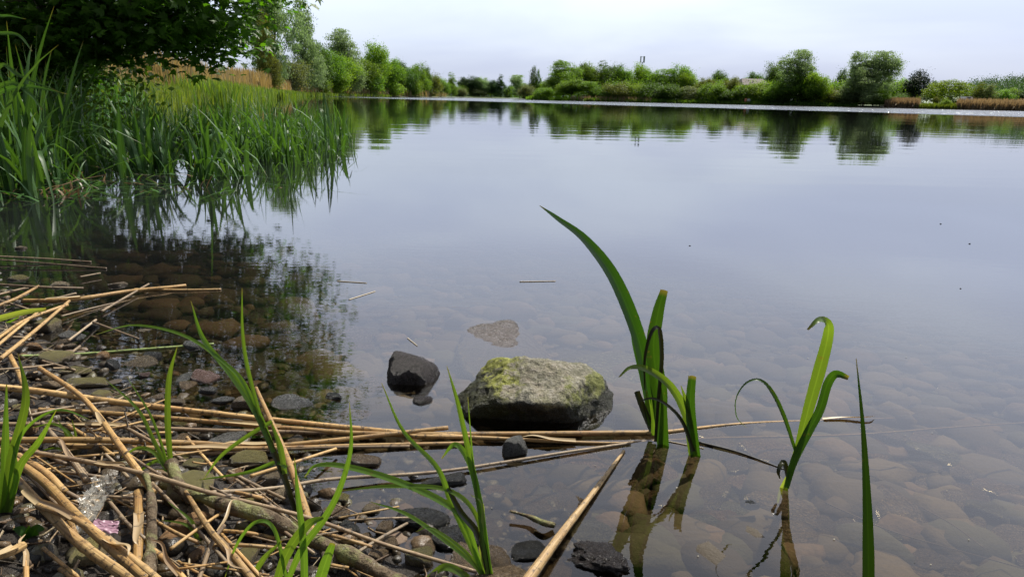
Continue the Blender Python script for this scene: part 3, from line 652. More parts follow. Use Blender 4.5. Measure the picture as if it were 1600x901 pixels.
for k_ in range(16):
    x, y = rr.uniform(-10, 160), rr.uniform(420, 640)
    a = rr.uniform(-.7, .35); l_ = rr.uniform(30, 90)
    stalk([(x, y, rr.uniform(.006, .02)), (x + l_ * math.cos(a), y + l_ * math.sin(a), rr.uniform(.006, .02))], rr.uniform(2, 4.5), rr.uniform(2, 4), ('long' if l_ > 65 else 'short') + (' rising' if a < -.15 else ' sloping' if a > .1 else ' level') + ' pale straw ' + where(PG(x, y)), M_reedgrey, group='thin straws on the left shore', name='straw', cat='straw')

# fine debris (uncountable)
def debris(n, seed, box, test, lmin, lmax, rad, mat, name, label):
    r_ = np.random.default_rng(seed); V, Fc = [], []
    xs = r_.uniform(box[0], box[2], n * 5); ys = r_.uniform(box[1], box[3], n * 5); sd = sdist(xs, ys)
    ok = test(sd); xs, ys = xs[ok][:n], ys[ok][:n]; zs = np.maximum(gz(xs, ys), 0)
    for x, y, z in zip(xs, ys, zs):
        a = r_.uniform(0, 6.3); l_ = r_.uniform(lmin, lmax) / 2; tl = r_.normal(0, .25); d = np.array([math.cos(a), math.sin(a), tl]); sd_ = np.array([-math.sin(a), math.cos(a), 0]); rd = rad * r_.uniform(.4, 1.4)
        c0 = np.array([x, y, z + .004 + abs(tl) * l_]); up = np.array([0, 0, 1]); b0 = len(V)
        bend = r_.normal(0, .25) * l_
        for s_ in (-1, 0, 1):
            cc = c0 + d * l_ * s_ + sd_ * bend * (1 - abs(s_))
            for u_, w_ in ((1, 0), (-.5, .87), (-.5, -.87)): V.append(cc + sd_ * rd * w_ + up * rd * u_)
        for k1 in (0, 3):
            for j in range(3): Fc.append((b0 + k1 + j, b0 + k1 + (j + 1) % 3, b0 + k1 + 3 + (j + 1) % 3, b0 + k1 + 3 + j))
    return tag(link(name, mesh(name, V, np.array(Fc), mat)), label, 'litter', kind='stuff')
g3 = gravelmat('litter_bits', [(.30, .21, .12), (.10, .06, .03), (.40, .32, .2), (.05, .035, .02), (.2, .13, .07), (.03, .02, .015)], .6, 0)
debris(1500, 8, (-2.6, .5, .2, 3.4), lambda s_: (s_ > -.02) & (s_ < .9), .012, .07, .0016, g3, 'plant_litter', 'fine straw and twig litter on the dark shore')

# mossy fallen branch and bark stick, twig
def wood(pts, w0, w1, label, off, name='branch', cat='branch'):
    return stalk(pts, w0, w1, label, M_bark, off, name=name, cat=cat, wob=.5, node=50)
wood([(255, 755, .02), (330, 782, .03), (420, 810, .03), (470, 835, .02), (560, 875, .02), (640, 925, .02)], 20, 25, 'thick lichen covered branch lying across the dark litter', .02)
wood([(268, 725, .04), (280, 760, .03), (300, 785, .02)], 22, 14, 'stub of peeling bark rising from the thick branch', .03)
wood([(228, 740, .05), (236, 780, .04), (236, 840, .03), (233, 915, .02)], 11, 20, 'upright bark stick beside the orange brown reed stump', .04, 'stick', 'stick')
tw = wood([(797, 798, .012), (825, 806, .01), (848, 816, .012), (866, 820, .006)], 5, 8, 'little lichen twig lying on water above the smooth dark stone', .008, 'twig', 'twig')

# plastic litter
def film(name, label, pts, mat, seed, cat, cr=.008):
    nx_, ny_ = 22, 16; V = []
    c4 = [PG(x, y, o_) for x, y, o_ in pts]
    for j in range(ny_):
        for i in range(nx_):
            u, v = i / (nx_ - 1), j / (ny_ - 1)
            p = c4[0] * (1 - u) * (1 - v) + c4[1] * u * (1 - v) + c4[2] * u * v + c4[3] * (1 - u) * v
            q_ = Vector((u * 5, v * 5, seed)); V.append(p + Vector((mnoise.noise(q_), mnoise.noise(q_ + Vector((9, 0, 0))), abs(mnoise.noise(q_ * 1.3)) * 2.2)) * cr)
    Fc = [(j * nx_ + i, j * nx_ + i + 1, (j + 1) * nx_ + i + 1, (j + 1) * nx_ + i) for j in range(ny_ - 1) for i in range(nx_ - 1)]
    return tag(link(name, mesh(name, V, Fc, mat)), label, cat)
m, t = newmat('clear_film'); gl_ = t.add('ShaderNodeBsdfPrincipled', ins={'Base Color': (.40, .38, .33, 1), 'Roughness': .18, 'Specular IOR Level': .8})
tr_ = t.add('ShaderNodeBsdfTransparent', ins={0: (.9, .88, .84, 1)}); mx_ = t.add('ShaderNodeMixShader', ins={0: .34, 1: tr_.outputs[0], 2: gl_.outputs[0]}); t.l.new(mx_.outputs[0], t.out.inputs[0]); M_film = m
film('plastic_wrapper', 'crumpled clear plastic wrapper lying in the reed litter', [(118, 800, .05), (150, 748, .075), (186, 745, .07), (178, 772, .045)], M_film, 3, 'wrapper', .007)
film('plastic_wrapper', 'creased brownish clear plastic bag below the clear wrapper', [(112, 812, .045), (128, 772, .06), (170, 770, .05), (150, 815, .04)], M_film, 6, 'bag', .006)
film('wrapper_scrap', 'small torn pink plastic scrap below the clear wrapper', [(140, 828, .05), (148, 812, .055), (186, 814, .055), (184, 835, .045)], simple('pink_plastic', (.30, .17, .22), .35), 9, 'wrapper', .002)

# ------------------------------------------------------------------ leaves and standing plants
M_iris = leafmat('iris_leaf', (.016, .052, .006), (.034, .088, .010), trans=.36, veins=True, rough=.38)
M_grass = leafmat('sedge_leaf', (.06, .13, .018), (.12, .21, .035), trans=.45, veins=True, rough=.35)
M_blade = leafmat('near_blade', (.008, .032, .005), (.02, .058, .008), trans=.22, veins=True, rough=.4)
M_darkleaf = leafmat('withered_leaf', (.02, .03, .008), (.04, .04, .015), trans=.1)
M_paleleaf = leafmat('pale_leaf', (.20, .30, .06), (.30, .36, .10), trans=.4, veins=True)
def plant(name, label, base, leaves, mat, dscale=1.0, cat='plant', group=None, floating=True):
    """base (px,py) on ground or water; leaves: (points px,py[,forward shift m]), widths px, material, fold, twist"""
    b = PG(base[0], base[1], 0, floating); root = link(name, None, None, b); tag(root, label, cat, group)
    for L in leaves:
        pts, wd = L[0], L[1]; mt = L[2] if len(L) > 2 and L[2] else mat; fold = L[3] if len(L) > 3 else .22; tw_ = L[4] if len(L) > 4 else 0
        path = []
        for i, q_ in enumerate(pts):
            dd = q_[2] if len(q_) > 2 else .0
            p = PD(q_[0], q_[1], b.y + dd)
            path.append(p)
        path = [p - b for p in path]; dp = depth(b)
        fac = (EYE - b) + Vector((L[5] if len(L) > 5 else 0, 0, 0))
        me = leafmesh('leaf', path, [w_ / FPX * dp * (.74 if mat is M_grass else .9) for w_ in wd], mt, fold, fac, tw_)
        link('leaf', me, root)
    return root
plant('iris_plant', 'tallest standing plant with one long arching leaf, right of the lichen boulder', (1040, 695), [
    ([(1022, 672, .03), (1012, 600, .03), (997, 525, .02), (960, 435, .0), (915, 375, -.02), (872, 342, -.04), (843, 321, -.06)], [14, 20, 25, 25, 20, 12, 7, 1], None, .3, 0, .5),
    ([(1018, 668, .04), (1006, 600, .04), (993, 545, .04), (985, 505, .03), (968, 465, .03)], [8, 9, 8, 6, 1], None, .2),
    ([(1037, 700), (1030, 620), (1021, 545), (1028, 490), (1038, 453)], [20, 25, 24, 19, 12], None, .45, .3, -.3),
    ([(1024, 690), (1029, 620, -.01), (1034, 560, -.01), (1030, 515, -.02), (1018, 520, -.03), (1008, 560, -.03), (1008, 608, -.03)], [5, 6, 7, 8, 7, 6, 3], M_darkleaf, .5, .8),
    ([(1020, 672, .02), (1006, 640, .02), (995, 611, .02)], [13, 12, 10], M_darkleaf, .6),
    ([(1018, 665, .02), (1014, 640, .02), (1010, 610, .02)], [10, 12, 2], M_grass, .3),
    ([(1022, 680, .01), (1022, 620, .01), (1016, 565, .01)], [10, 10, 2], M_grass, .3),
    ([(1036, 690, .01), (1040, 620, .01), (1036, 580, .01), (1030, 555, .02)], [7, 7, 4, 1], None, .3)], M_iris)
plant('iris_plant', 'short standing clump with a cut stub and one arching leaf right of the tallest plant', (1087, 711), [
    ([(1083, 711), (1073, 650), (1048, 603), (1012, 577, -.01), (985, 574, -.02), (967, 589, -.03)], [15, 15, 13, 11, 6, 2], M_grass, .35),
    ([(1087, 714), (1080, 655), (1079, 620), (1082, 587)], [17, 17, 15, 13], None, .6),
    ([(1081, 670), (1073, 630), (1064, 602)], [6, 9, 1], M_grass, .2),
    ([(1084, 705, -.01), (1066, 658, -.01), (1042, 632, -.02), (1020, 622, -.02), (1000, 626, -.02)], [7, 6, 5, 4, 2], M_darkleaf, .4)], M_iris)
plant('iris_plant', 'lone curled plant with three bent leaves standing in open water at right', (1228, 762), [
    ([(1227, 766), (1233, 745), (1247, 700), (1263, 640), (1280, 580), (1293, 530), (1294, 506, -.01), (1280, 499, -.03), (1262, 515, -.04)], [7, 9, 12, 17, 20, 17, 14, 9, 3], M_grass, .3),
    ([(1229, 762, -.01), (1240, 722, -.01), (1260, 680, -.01), (1281, 640, -.01), (1293, 600, -.01), (1306, 584, -.02), (1326, 590, -.03)], [8, 12, 14, 14, 14, 13, 7], None, .5, .3),
    ([(1243, 704), (1226, 652), (1206, 611), (1186, 593), (1164, 600), (1150, 624), (1152, 652), (1167, 668)], [5, 7, 7, 5, 4, 3, 3, 1], None, .4, 1.2),
    ([(1232, 745), (1225, 722), (1217, 735, -.01), (1219, 748, -.01)], [8, 9, 8, 3], M_darkleaf, .5, 1.0),
    ([(1232, 742), (1220, 765), (1215, 786)], [6, 6, 3], M_paleleaf, .3)], M_iris)
plant('grass_blade', 'single broad dark blade standing very near at the bottom right', (1358, 980), [
    ([(1357, 985), (1357, 860), (1354, 760), (1348, 660), (1338, 560)], [20, 18, 12, 6, 1], None, .35)], M_blade, floating=False)
G1 = M_grass
plant('sedge_plant', 'broad bladed green tuft at the left edge beside the reed pile', (8, 800), [
    ([(6, 800), (18, 715), (40, 625), (28, 552)], [15, 17, 14, 1]), ([(12, 800), (30, 730), (60, 690), (88, 640, -.02)], [14, 15, 12, 1]),
    ([(6, 800), (8, 700), (10, 600)], [14, 15, 2]), ([(2, 800), (-10, 700), (-2, 620)], [14, 14, 2]), ([(10, 795), (25, 700), (50, 660), (95, 640), (140, 655)], [8, 8, 6, 5, 1]), ([(9, 798), (25, 745), (20, 690)], [12, 10, 2])], G1)
plant('sedge_plant', 'thin grass tuft standing between the horizontal reeds left of the centre', (267, 738), [
    ([(268, 740), (262, 662), (264, 592), (277, 540)], [9, 12, 10, 1]), ([(265, 739), (240, 688), (214, 638), (162, 590)], [8, 8, 6, 1]), ([(266, 739), (238, 655), (198, 588)], [6, 5, 1]),
    ([(264, 738), (240, 706), (215, 700), (190, 714)], [8, 8, 7, 1]), ([(266, 738), (242, 735), (208, 742)], [9, 8, 1]), ([(266, 740), (245, 720), (205, 745), (185, 765)], [7, 7, 6, 1])], G1)
plant('sedge_plant', 'tall leaning grass with a dark stem bending over the shadowed water', (462, 800), [
    ([(462, 800), (445, 748), (425, 700), (398, 640)], [9, 12, 12, 10], M_darkleaf, .6), ([(428, 706), (400, 642), (362, 585), (318, 530), (298, 470)], [10, 15, 13, 9, 1]), ([(410, 670), (385, 605), (355, 570), (290, 525), (212, 508), (150, 522, .05)], [7, 8, 7, 6, 4, 1]),
    ([(412, 670), (388, 580), (379, 520), (378, 450)], [7, 8, 6, 1]), ([(425, 658), (385, 682), (345, 712), (318, 748)], [8, 9, 7, 1]), ([(448, 730), (430, 722), (385, 738), (305, 750)], [8, 8, 7, 1]), ([(445, 740), (438, 700), (424, 660)], [10, 12, 3])], G1)
plant('sedge_plant', 'thick bladed grass clump cut by the bottom edge left of the middle', (470, 925), [
    ([(476, 930), (474, 850), (466, 780), (460, 715)], [15, 15, 10, 1]), ([(425, 930), (448, 865), (480, 820), (505, 808)], [14, 20, 18, 6]), ([(440, 930), (470, 860), (505, 812), (530, 765), (548, 700), (546, 628)], [10, 14, 14, 12, 8, 1]),
    ([(492, 930), (508, 880), (520, 848)], [24, 22, 12]), ([(378, 930), (410, 875), (440, 845)], [7, 12, 3]), ([(452, 930), (430, 830), (400, 815), (370, 850), (350, 905)], [7, 8, 7, 6, 1])], G1)
plant('sedge_plant', 'large arching sedge with many long leaves at the bottom middle', (762, 905), [
    ([(758, 905), (735, 850), (706, 787), (683, 730), (630, 673), (596, 598)], [10, 12, 12, 10, 7, 1]), ([(768, 905), (757, 850), (751, 795), (736, 723), (717, 636), (698, 571)], [11, 14, 14, 12, 9, 1]),
    ([(766, 905), (756, 830), (742, 750), (728, 711), (710, 694), (690, 716)], [10, 13, 13, 12, 10, 2]), ([(756, 905), (728, 817), (691, 783), (615, 749), (539, 728), (494, 727), (476, 745)], [9, 13, 14, 13, 11, 7, 2]),
    ([(757, 905), (747, 812), (702, 766), (615, 759), (535, 766)], [7, 9, 9, 8, 1]), ([(757, 905), (740, 880), (691, 840), (634, 802), (577, 783)], [9, 10, 10, 7, 1]), ([(760, 905), (728, 862), (675, 825), (650, 830)], [6, 7, 5, 1]),
    ([(762, 905), (748, 800), (738, 710), (731, 620)], [6, 6, 4, 1]), ([(750, 915), (700, 885), (665, 905)], [12, 16, 8]), ([(766, 905), (752, 860), (754, 790), (735, 772)], [8, 9, 6, 1], M_paleleaf), ([(764, 905), (750, 840), (720, 800), (700, 762)], [10, 14, 13, 8], M_darkleaf, .6)], G1)
plant('sedge_plant', 'yellow green leaf lying flat at the left edge above the reeds', (-20, 500), [([(-30, 505), (0, 497), (40, 487), (72, 483)], [14, 13, 11, 7], M_paleleaf), ([(-20, 520), (5, 508), (30, 495)], [8, 8, 2])], G1)
plant('sedge_plant', 'small green seedling tuft in the dark litter below the branch', (312, 848), [([(312, 850), (300, 815), (262, 783)], [6, 7, 1]), ([(312, 850), (292, 820), (252, 812)], [6, 6, 1]), ([(312, 866), (311, 850), (310, 838)], [9, 9, 4])], G1)
plant('sedge_plant', 'small bent tuft left of the thin grass just under the reeds', (115, 705), [([(115, 706), (110, 680), (85, 662), (50, 668)], [6, 7, 5, 1]), ([(112, 706), (104, 680), (90, 655)], [6, 6, 1]), ([(110, 706), (90, 715), (60, 745)], [6, 6, 1]), ([(118, 706), (118, 680), (112, 655)], [6, 5, 1]), ([(114, 706), (85, 700), (50, 708)], [6, 5, 1]), ([(112, 706), (95, 730), (90, 745)], [7, 6, 1])], G1)
ivy = plant('seedling', 'dark green seedling with small rounded leaves in the bottom left litter', (45, 845), [([(45, 850), (35, 830), (20, 825)], [4, 16, 14, 2]), ([(45, 850), (55, 828), (70, 826)], [4, 18, 16, 2]), ([(45, 850), (44, 835), (45, 820)], [4, 14, 2]), ([(40, 870), (35, 860), (50, 855)], [4, 10, 2])], M_iris)
for k_, (x, y, l_) in enumerate([(40, 690, 'left of'), (165, 705, 'between'), (60, 640, 'above')]):
    pass

# ------------------------------------------------------------------ blade masses
def blades(name, n, basef, hr, wr, lean, mat, seed, droop=.35, label='', cat='reeds', bentp=.12, kind='stuff', parent=None, seg=7, fold=.25, loc=None):
    r_ = np.random.default_rng(seed); B = basef(r_, n); n = len(B)
    h_ = r_.uniform(*hr, n); a = r_.uniform(0, 2 * np.pi, n); l_ = np.abs(r_.normal(0, lean, n)); dr = r_.uniform(0, droop, n)
    bent = r_.random(n) < bentp; dr = np.where(bent, r_.uniform(.5, 1.1, n), dr); l_ = np.where(bent, l_ + .35, l_)
    w_ = r_.uniform(*wr, n); sa = a + np.pi / 2 + r_.normal(0, .7, n)
    T = np.linspace(0, 1, seg); V = np.zeros((n, seg, 3, 3))
    for i, t_ in enumerate(T):
        ou = h_ * l_ * (t_ ** 1.8) * 1.2; z = h_ * (t_ - dr * t_ ** 3.2)
        c_ = np.stack([B[:, 0] + np.cos(a) * ou, B[:, 1] + np.sin(a) * ou, B[:, 2] + z], -1)
        wt = w_ * (1 - t_ ** 3) * (.65 + .5 * min(1, t_ * 3)) / 2 + .0004
        tw_ = sa + t_ * r_.normal(0, .3, n)
        s_ = np.stack([np.cos(tw_) * wt, np.sin(tw_) * wt, 0 * wt], -1); nrm = np.stack([-np.sin(tw_), np.cos(tw_), 0 * wt], -1) * (wt * fold)[:, None]
        V[:, i, 0] = c_ - s_; V[:, i, 1] = c_ + nrm; V[:, i, 2] = c_ + s_
    base = (np.arange(n) * seg * 3)[:, None, None]; i_ = (np.arange(seg - 1) * 3)[None, :, None]; j = np.arange(2)[None, None, :]
    q_ = base + i_ + j; Fc = np.stack([q_, q_ + 1, q_ + 4, q_ + 3], -1).reshape(-1, 4)
    uv = np.tile(np.stack(np.meshgrid([0, .5, 1], T), -1)[None], (n, 1, 1, 1)).reshape(-1, 2)
    V = V.reshape(-1, 3)
    if loc is not None: V = V - np.array(loc)
    o = link(name, mesh(name, V, Fc, mat, uv=uv), parent, loc)
    return tag(o, label, cat, kind=kind) if parent is None else o
def inpoly(X, Y, poly):
    ins = np.zeros(X.shape, bool); n = len(poly)
    for i in range(n):
        (ax_, ay_), (bx_, by_) = poly[i], poly[(i + 1) % n]
        ins ^= ((ay_ > Y) != (by_ > Y)) & (X < (bx_ - ax_) * (Y - ay_) / (by_ - ay_ + 1e-12) + ax_)
    return ins
def polybase(poly, water=True, clump=0, cs=.06):
    P_ = np.array(poly)
    def f(r_, n):
        out = np.zeros((0, 2))
        while len(out) < n:
            c_ = r_.uniform(P_.min(0), P_.max(0), (n * 3, 2)); c_ = c_[inpoly(c_[:, 0], c_[:, 1], poly)]
            out = np.concatenate([out, c_])
        out = out[:n]
        if clump:
            k_ = out[:max(1, n // clump)]; out = k_[r_.integers(len(k_), size=n)] + r_.normal(0, cs, (n, 2))
        z = gz(out[:, 0], out[:, 1]); z = np.maximum(z, -.12) if water else z
        return np.concatenate([out, z[:, None]], 1)
    return f
pw = lambda x, y, z=0: tuple(P(x, y, z)[:2])
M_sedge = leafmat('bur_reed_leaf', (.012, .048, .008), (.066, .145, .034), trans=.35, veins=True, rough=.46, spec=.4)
M_dead = leafmat('dead_leaf', (.10, .06, .025), (.24, .16, .08), trans=.25, tcol=(1, .8, .5))
bedpoly = [pw(-60, 305), pw(60, 303), pw(150, 296), pw(330, 288), pw(450, 272), pw(520, 250), pw(545, 232), pw(520, 208), pw(440, 205), pw(330, 208), pw(150, 215), pw(-60, 225)]
blades('sedge_bed', 1600, polybase(bedpoly, clump=15, cs=.05), (.28, .84), (.014, .036), .26, M_sedge, 41, .45, 'bed of tall green bur reed leaves standing in the water along the left bank', 'reed bed', .30)
blades('sedge_bed', 260, polybase([pw(-60, 338), pw(0, 320), pw(110, 305), pw(130, 255), pw(-60, 250)], clump=6, cs=.05), (.7, 1.12), (.018, .036), .25, M_sedge, 45, .35, 'taller broad leaved green reeds rising at the far left edge', 'reed bed', .3, seg=9)
blades('sedge_litter', 170, polybase([pw(-60, 325), pw(150, 312), pw(330, 302), pw(460, 285), pw(440, 262), pw(-60, 290)]), (.12, .3), (.010, .022), 1.3, M_sedge, 46, .95, 'fallen green leaves lying along the waterline of the reed bed', 'reed bed', .7)
backpoly = [pw(-80, 245), pw(120, 228), pw(300, 214), pw(480, 205), pw(540, 212), pw(545, 195), pw(480, 178), pw(330, 185), pw(100, 195)]
blades('sedge_bed', 420, polybase(backpoly, clump=6, cs=.08), (.45, .75), (.012, .024), .2, M_sedge, 42, .35, 'second row of green bur reed behind the front bed of the left bank', 'reed bed', .12)
edgepoly = [pw(440, 292), pw(520, 262), pw(556, 235), pw(545, 205), pw(480, 200)]
blades('sedge_bed', 190, polybase(edgepoly), (.30, .62), (.008, .014), .15, M_sedge, 43, .25, 'thin dark leaf tips at the open water end of the reed bed', 'reed bed', .25)
blades('dead_leaves', 150, polybase([pw(-40, 315), pw(150, 308), pw(330, 300), pw(430, 288), pw(420, 265), pw(200, 280), pw(-40, 295)]), (.10, .28), (.008, .018), 1.1, M_dead, 44, .9, 'fallen brown leaves at the foot of the reed bed', 'dead leaves', .6)
for k_, (pts, wd, lb) in enumerate([
    ([(-60, 300), (-40, 200), (-10, 150), (40, 135), (105, 147)], [12, 12, 11, 9, 1], 'long pale leaf arching in from the left edge above the reed bed'),
    ([(-60, 300), (-30, 160), (0, 103), (30, 118), (95, 145)], [10, 10, 9, 7, 1], 'leaf crossing under the upper pale leaf at the left edge'),
    ([(-50, 300), (-30, 170), (10, 130), (45, 145), (66, 172)], [10, 10, 9, 8, 2], 'leaf bending down sharply at the left edge'),
    ([(-60, 200), (-40, 60), (0, 52), (30, 56), (50, 80)], [10, 9, 8, 6, 2], 'high thin leaf curling at the far left'),
    ([(-50, 200), (-30, 40), (5, 25), (40, 30)], [8, 7, 6, 1], 'topmost pale leaf at the left edge')]):
    plant('sedge_leaf', lb, (-55, 312), [(pts, [.75 * a_ for a_ in wd], M_sedge, .2)], M_sedge)

# reed stands behind the bed
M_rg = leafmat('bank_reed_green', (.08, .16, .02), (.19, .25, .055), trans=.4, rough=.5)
M_rd = leafmat('bank_reed_gold', (.26, .21, .10), (.40, .32, .17), trans=.4, rough=.6, tcol=(1.3, 1.05, .6))
def strip(d0, d1, a0, a1):
    """points between two distances from the eye inside a band of shore distance"""
    def f(r_, n):
        out = np.zeros((0, 2))
        while len(out) < n:
            D = d0 * (d1 / d0) ** r_.random(n * 15); X_ = -D * r_.uniform(.02, .95, n * 15)
            s_ = sdist(X_, D); ok = (s_ > a0) & (s_ < a1); out = np.concatenate([out, np.stack([X_, D], 1)[ok]])
        out = out[:n]; return np.concatenate([out, np.maximum(gz(out[:, 0], out[:, 1]), -.1)[:, None]], 1)
    return f
blades('bank_reeds', 1700, strip(9, 16, -.6, 2.2), (.6, 1.35), (.018, .035), .25, M_sedge, 57, .4, 'dark green reeds of the shaded bank under the maple', 'reeds', .2, seg=6)  # dark leaf colour stands in for the shade on this bank
blades('bank_reeds', 2600, strip(15, 30, -.6, 1.3), (.5, .95), (.018, .035), .12, M_rg, 51, .2, 'fresh green reeds lining the left bank behind the bed', 'reeds', .05, seg=5)
blades('bank_reeds', 3000, strip(10, 30, 1.0, 5.0), (.95, 1.65), (.018, .04), .22, M_rd, 52, .4, 'tall golden dead reeds on the left bank behind the fresh green ones', 'reeds', .05, seg=5)
blades('bank_reeds', 3200, strip(30, 70, -1.2, 2.0), (.8, 1.4), (.04, .08), .12, M_rg, 53, .2, 'green reeds farther along the left bank', 'reeds', .05, seg=4)
blades('bank_reeds', 3400, strip(30, 75, 1.0, 7.0), (1.7, 2.5), (.04, .08), .10, M_rd, 54, .1, 'golden reed stand farther along the left bank below the first willows', 'reeds', .04, seg=4)
blades('bank_reeds', 3600, strip(75, 230, -1.5, 1.0), (.7, 1.2), (.12, .2), .10, M_rg, 55, .1, 'distant green reed fringe under the left bank trees', 'reeds', .04, seg=4)
blades('bank_reeds', 4200, strip(75, 330, .5, 5.0), (2.2, 3.1), (.12, .22), .10, M_rd, 56, .1, 'distant golden reed fringe under the left bank trees', 'reeds', .04, seg=4)
# ------------------------------------------------------------------ trees
def foliage(lobes, ncl, per, sig, leaf, seed, droop=0.0, aspect=.6, shell=(.62, 1.05), floor=None):
    """leaf faces in clumps spread through the lobes; returns verts, quads"""
    r_ = np.random.default_rng(seed); L = np.array([l_[0] for l_ in lobes], float); Rd = np.array([l_[1] for l_ in lobes], float)
    wgt = Rd.prod(1) ** (2 / 3); wgt /= wgt.sum()
    k_ = r_.choice(len(lobes), ncl, p=wgt); d = r_.normal(size=(ncl, 3)); d /= np.linalg.norm(d, axis=1)[:, None]
    c_ = L[k_] + d * Rd[k_] * r_.uniform(shell[0], shell[1], (ncl, 1)) ** .7
    n = ncl * per; ci = np.repeat(np.arange(ncl), per); sg = sig * r_.uniform(.6, 1.4, ncl)
    off = r_.normal(size=(n, 3)) * sg[ci][:, None] * (1, 1, 1.0)
    if droop: off[:, 2] = -np.abs(r_.normal(size=n)) * sg[ci] * droop
    p = c_[ci] + off
    if floor is not None: p[:, 2] = np.maximum(p[:, 2], floor + r_.random(n) * .03)
    nr = d[ci] * .7 + r_.normal(size=(n, 3)) * .75 + (0, 0, .35); nr /= np.linalg.norm(nr, axis=1)[:, None]
    t1 = np.cross(nr, r_.normal(size=(n, 3)) + ((0, 0, -3 * droop) if droop else (0, 0, 0))); t1 /= np.linalg.norm(t1, axis=1)[:, None]
    if droop: t2 = t1; t1 = np.cross(nr, t2)
    else: t2 = np.cross(nr, t1)
    s_ = leaf * r_.uniform(.6, 1.4, (n, 1))
    V = np.stack([p - t1 * s_, p - t2 * s_ * aspect, p + t1 * s_, p + t2 * s_ * aspect], 1).reshape(-1, 3)
    return V, np.arange(n * 4).reshape(n, 4)
def limbs(lobes, r0, trunkz=.35, seed=0, lean=0.0):
    rn = random.Random(seed); V, Fc = [], []
    def add(path, r_a, r_b, seg=7):
        v, f, _ = tube(path, [r_a + (r_b - r_a) * i / (len(path) - 1) for i in range(len(path))], seg)
        b0 = len(V); V.extend(v); Fc.extend([tuple(a + b0 for a in q_) for q_ in f])
    top = Vector((lean, 0, .72)); add(catmull([(0, 0, -.04), (lean * .2 + .01, 0, trunkz * .6), (lean * .5, .01, trunkz), top], 12), r0, r0 * .2)
    for c_, r_ in lobes:
        c_ = Vector(c_); z = max(.08, min(trunkz + rn.uniform(-.12, .15), c_.z - .05)); st = Vector((lean * .5 * z / trunkz, 0, z))
        add(catmull([st, st.lerp(c_, .5) + Vector((0, 0, -.02)), c_], 7), r0 * .45, r0 * .08, 5)
        for _ in range(2):
            e = c_ + Vector((rn.uniform(-1, 1) * r_[0], rn.uniform(-1, 1) * r_[1], rn.uniform(0, .9) * r_[2])); add([c_.lerp(st, .35), c_.lerp(e, .5), e], r0 * .16, r0 * .03, 4)
    return V, Fc
def lob(seed, kind):
    r_ = random.Random(seed); o = []
    if kind == 'round':
        o = [((r_.uniform(-.08, .08), 0, .55), (.30, .30, .28))] + [((r_.uniform(-.28, .28), r_.uniform(-.28, .28), r_.uniform(.35, .84)), (s_, s_, s_ * .8)) for s_ in [r_.uniform(.09, .2) for _ in range(15)]] + [((r_.uniform(-.2, .2), r_.uniform(-.2, .2), r_.uniform(.82, .95)), (.07, .07, .12)) for _ in range(4)]
    if kind == 'willow':
        o = [((r_.uniform(-.3, .3), r_.uniform(-.25, .25), z), (.13 + .08 * (1 - z), .13 + .08 * (1 - z), .17)) for z in [.25, .3, .35, .45, .5, .55, .6, .62, .7, .72, .8]] + [((-.16, 0, .80), (.13, .13, .18)), ((.12, .05, .84), (.12, .12, .15))]
    if kind == 'tall':
        o = [((r_.uniform(-.1, .1) * (1.3 - z) * 2, r_.uniform(-.1, .1), z), (.40 * (1.1 - z), .40 * (1.1 - z), .14)) for z in [.2, .28, .36, .44, .52, .6, .68, .76, .84, .92]]
    if kind == 'spire':
        o = [((r_.uniform(-.03, .03), r_.uniform(-.03, .03), z), (.5 * (1.02 - z), .5 * (1.02 - z), .07)) for z in [.1, .2, .3, .4, .5, .6, .7, .8, .88, .95]]
    if kind == 'bush':
        o = [((r_.uniform(-.32, .32), r_.uniform(-.3, .3), r_.uniform(.2, .7)), (s_, s_, s_ * 1.1)) for s_ in [r_.uniform(.10, .22) for _ in range(12)]] + [((r_.uniform(-.1, .1), 0, .36), (.36, .36, .36))] + [((r_.uniform(-.3, .3), r_.uniform(-.2, .2), r_.uniform(.7, .92)), (.09, .09, .16)) for _ in range(4)]
    if kind == 'dome':
        o = [((0, 0, .52), (.46, .46, .44)), ((-.2, 0, .5), (.28, .3, .36)), ((.22, 0, .48), (.27, .3, .36)), ((0, 0, .75), (.28, .28, .22))]
    if kind == 'dense':
        o = [((0, 0, .42), (.42, .42, .36)), ((-.1, 0, .62), (.3, .3, .22)), ((.08, 0, .82), (.2, .2, .15)), ((.25, 0, .35), (.22, .3, .26)), ((-.28, 0, .35), (.2, .3, .25)), ((.2, .0, .65), (.16, .2, .14))]
    return o
C_ = {'green': leafmat('foliage_green', (.09, .185, .022), (.15, .26, .036), trans=.46, rough=.55, spec=.25),
 'bright': leafmat('foliage_bright', (.12, .24, .018), (.20, .32, .04), trans=.45, rough=.55, spec=.25),
 'deep': leafmat('foliage_deep', (.05, .115, .018), (.09, .17, .03), trans=.42, rough=.55, spec=.25),
 'black': leafmat('foliage_blackgreen', (.008, .022, .010), (.016, .036, .014), trans=.2, rough=.6, spec=.2),
 'willow': leafmat('foliage_willow', (.19, .27, .12), (.30, .39, .20), trans=.48, rough=.55, spec=.25, tcol=(1.2, 1.3, .8)),
 'olive': leafmat('foliage_olive', (.11, .15, .03), (.17, .20, .055), trans=.35, rough=.6, spec=.2),
 'gold': leafmat('foliage_gold', (.12, .19, .012), (.18, .24, .02), trans=.35, rough=.6, spec=.2),
 'silver': leafmat('foliage_silver', (.11, .15, .06), (.17, .21, .10), trans=.35, rough=.6, spec=.25),
 'far': leafmat('foliage_far', (.035, .085, .03), (.06, .12, .045), trans=.3, rough=.6, spec=.2)}
M_trunk, t = newmat('bark'); nb = t.noise(t.add('ShaderNodeTexCoord').outputs['Object'], 30, 4, .7)
principled(t, t.mix(nb, (.03, .022, .015), (.12, .10, .075)), .9, t.bump(nb, .6, .02), spec=.2)
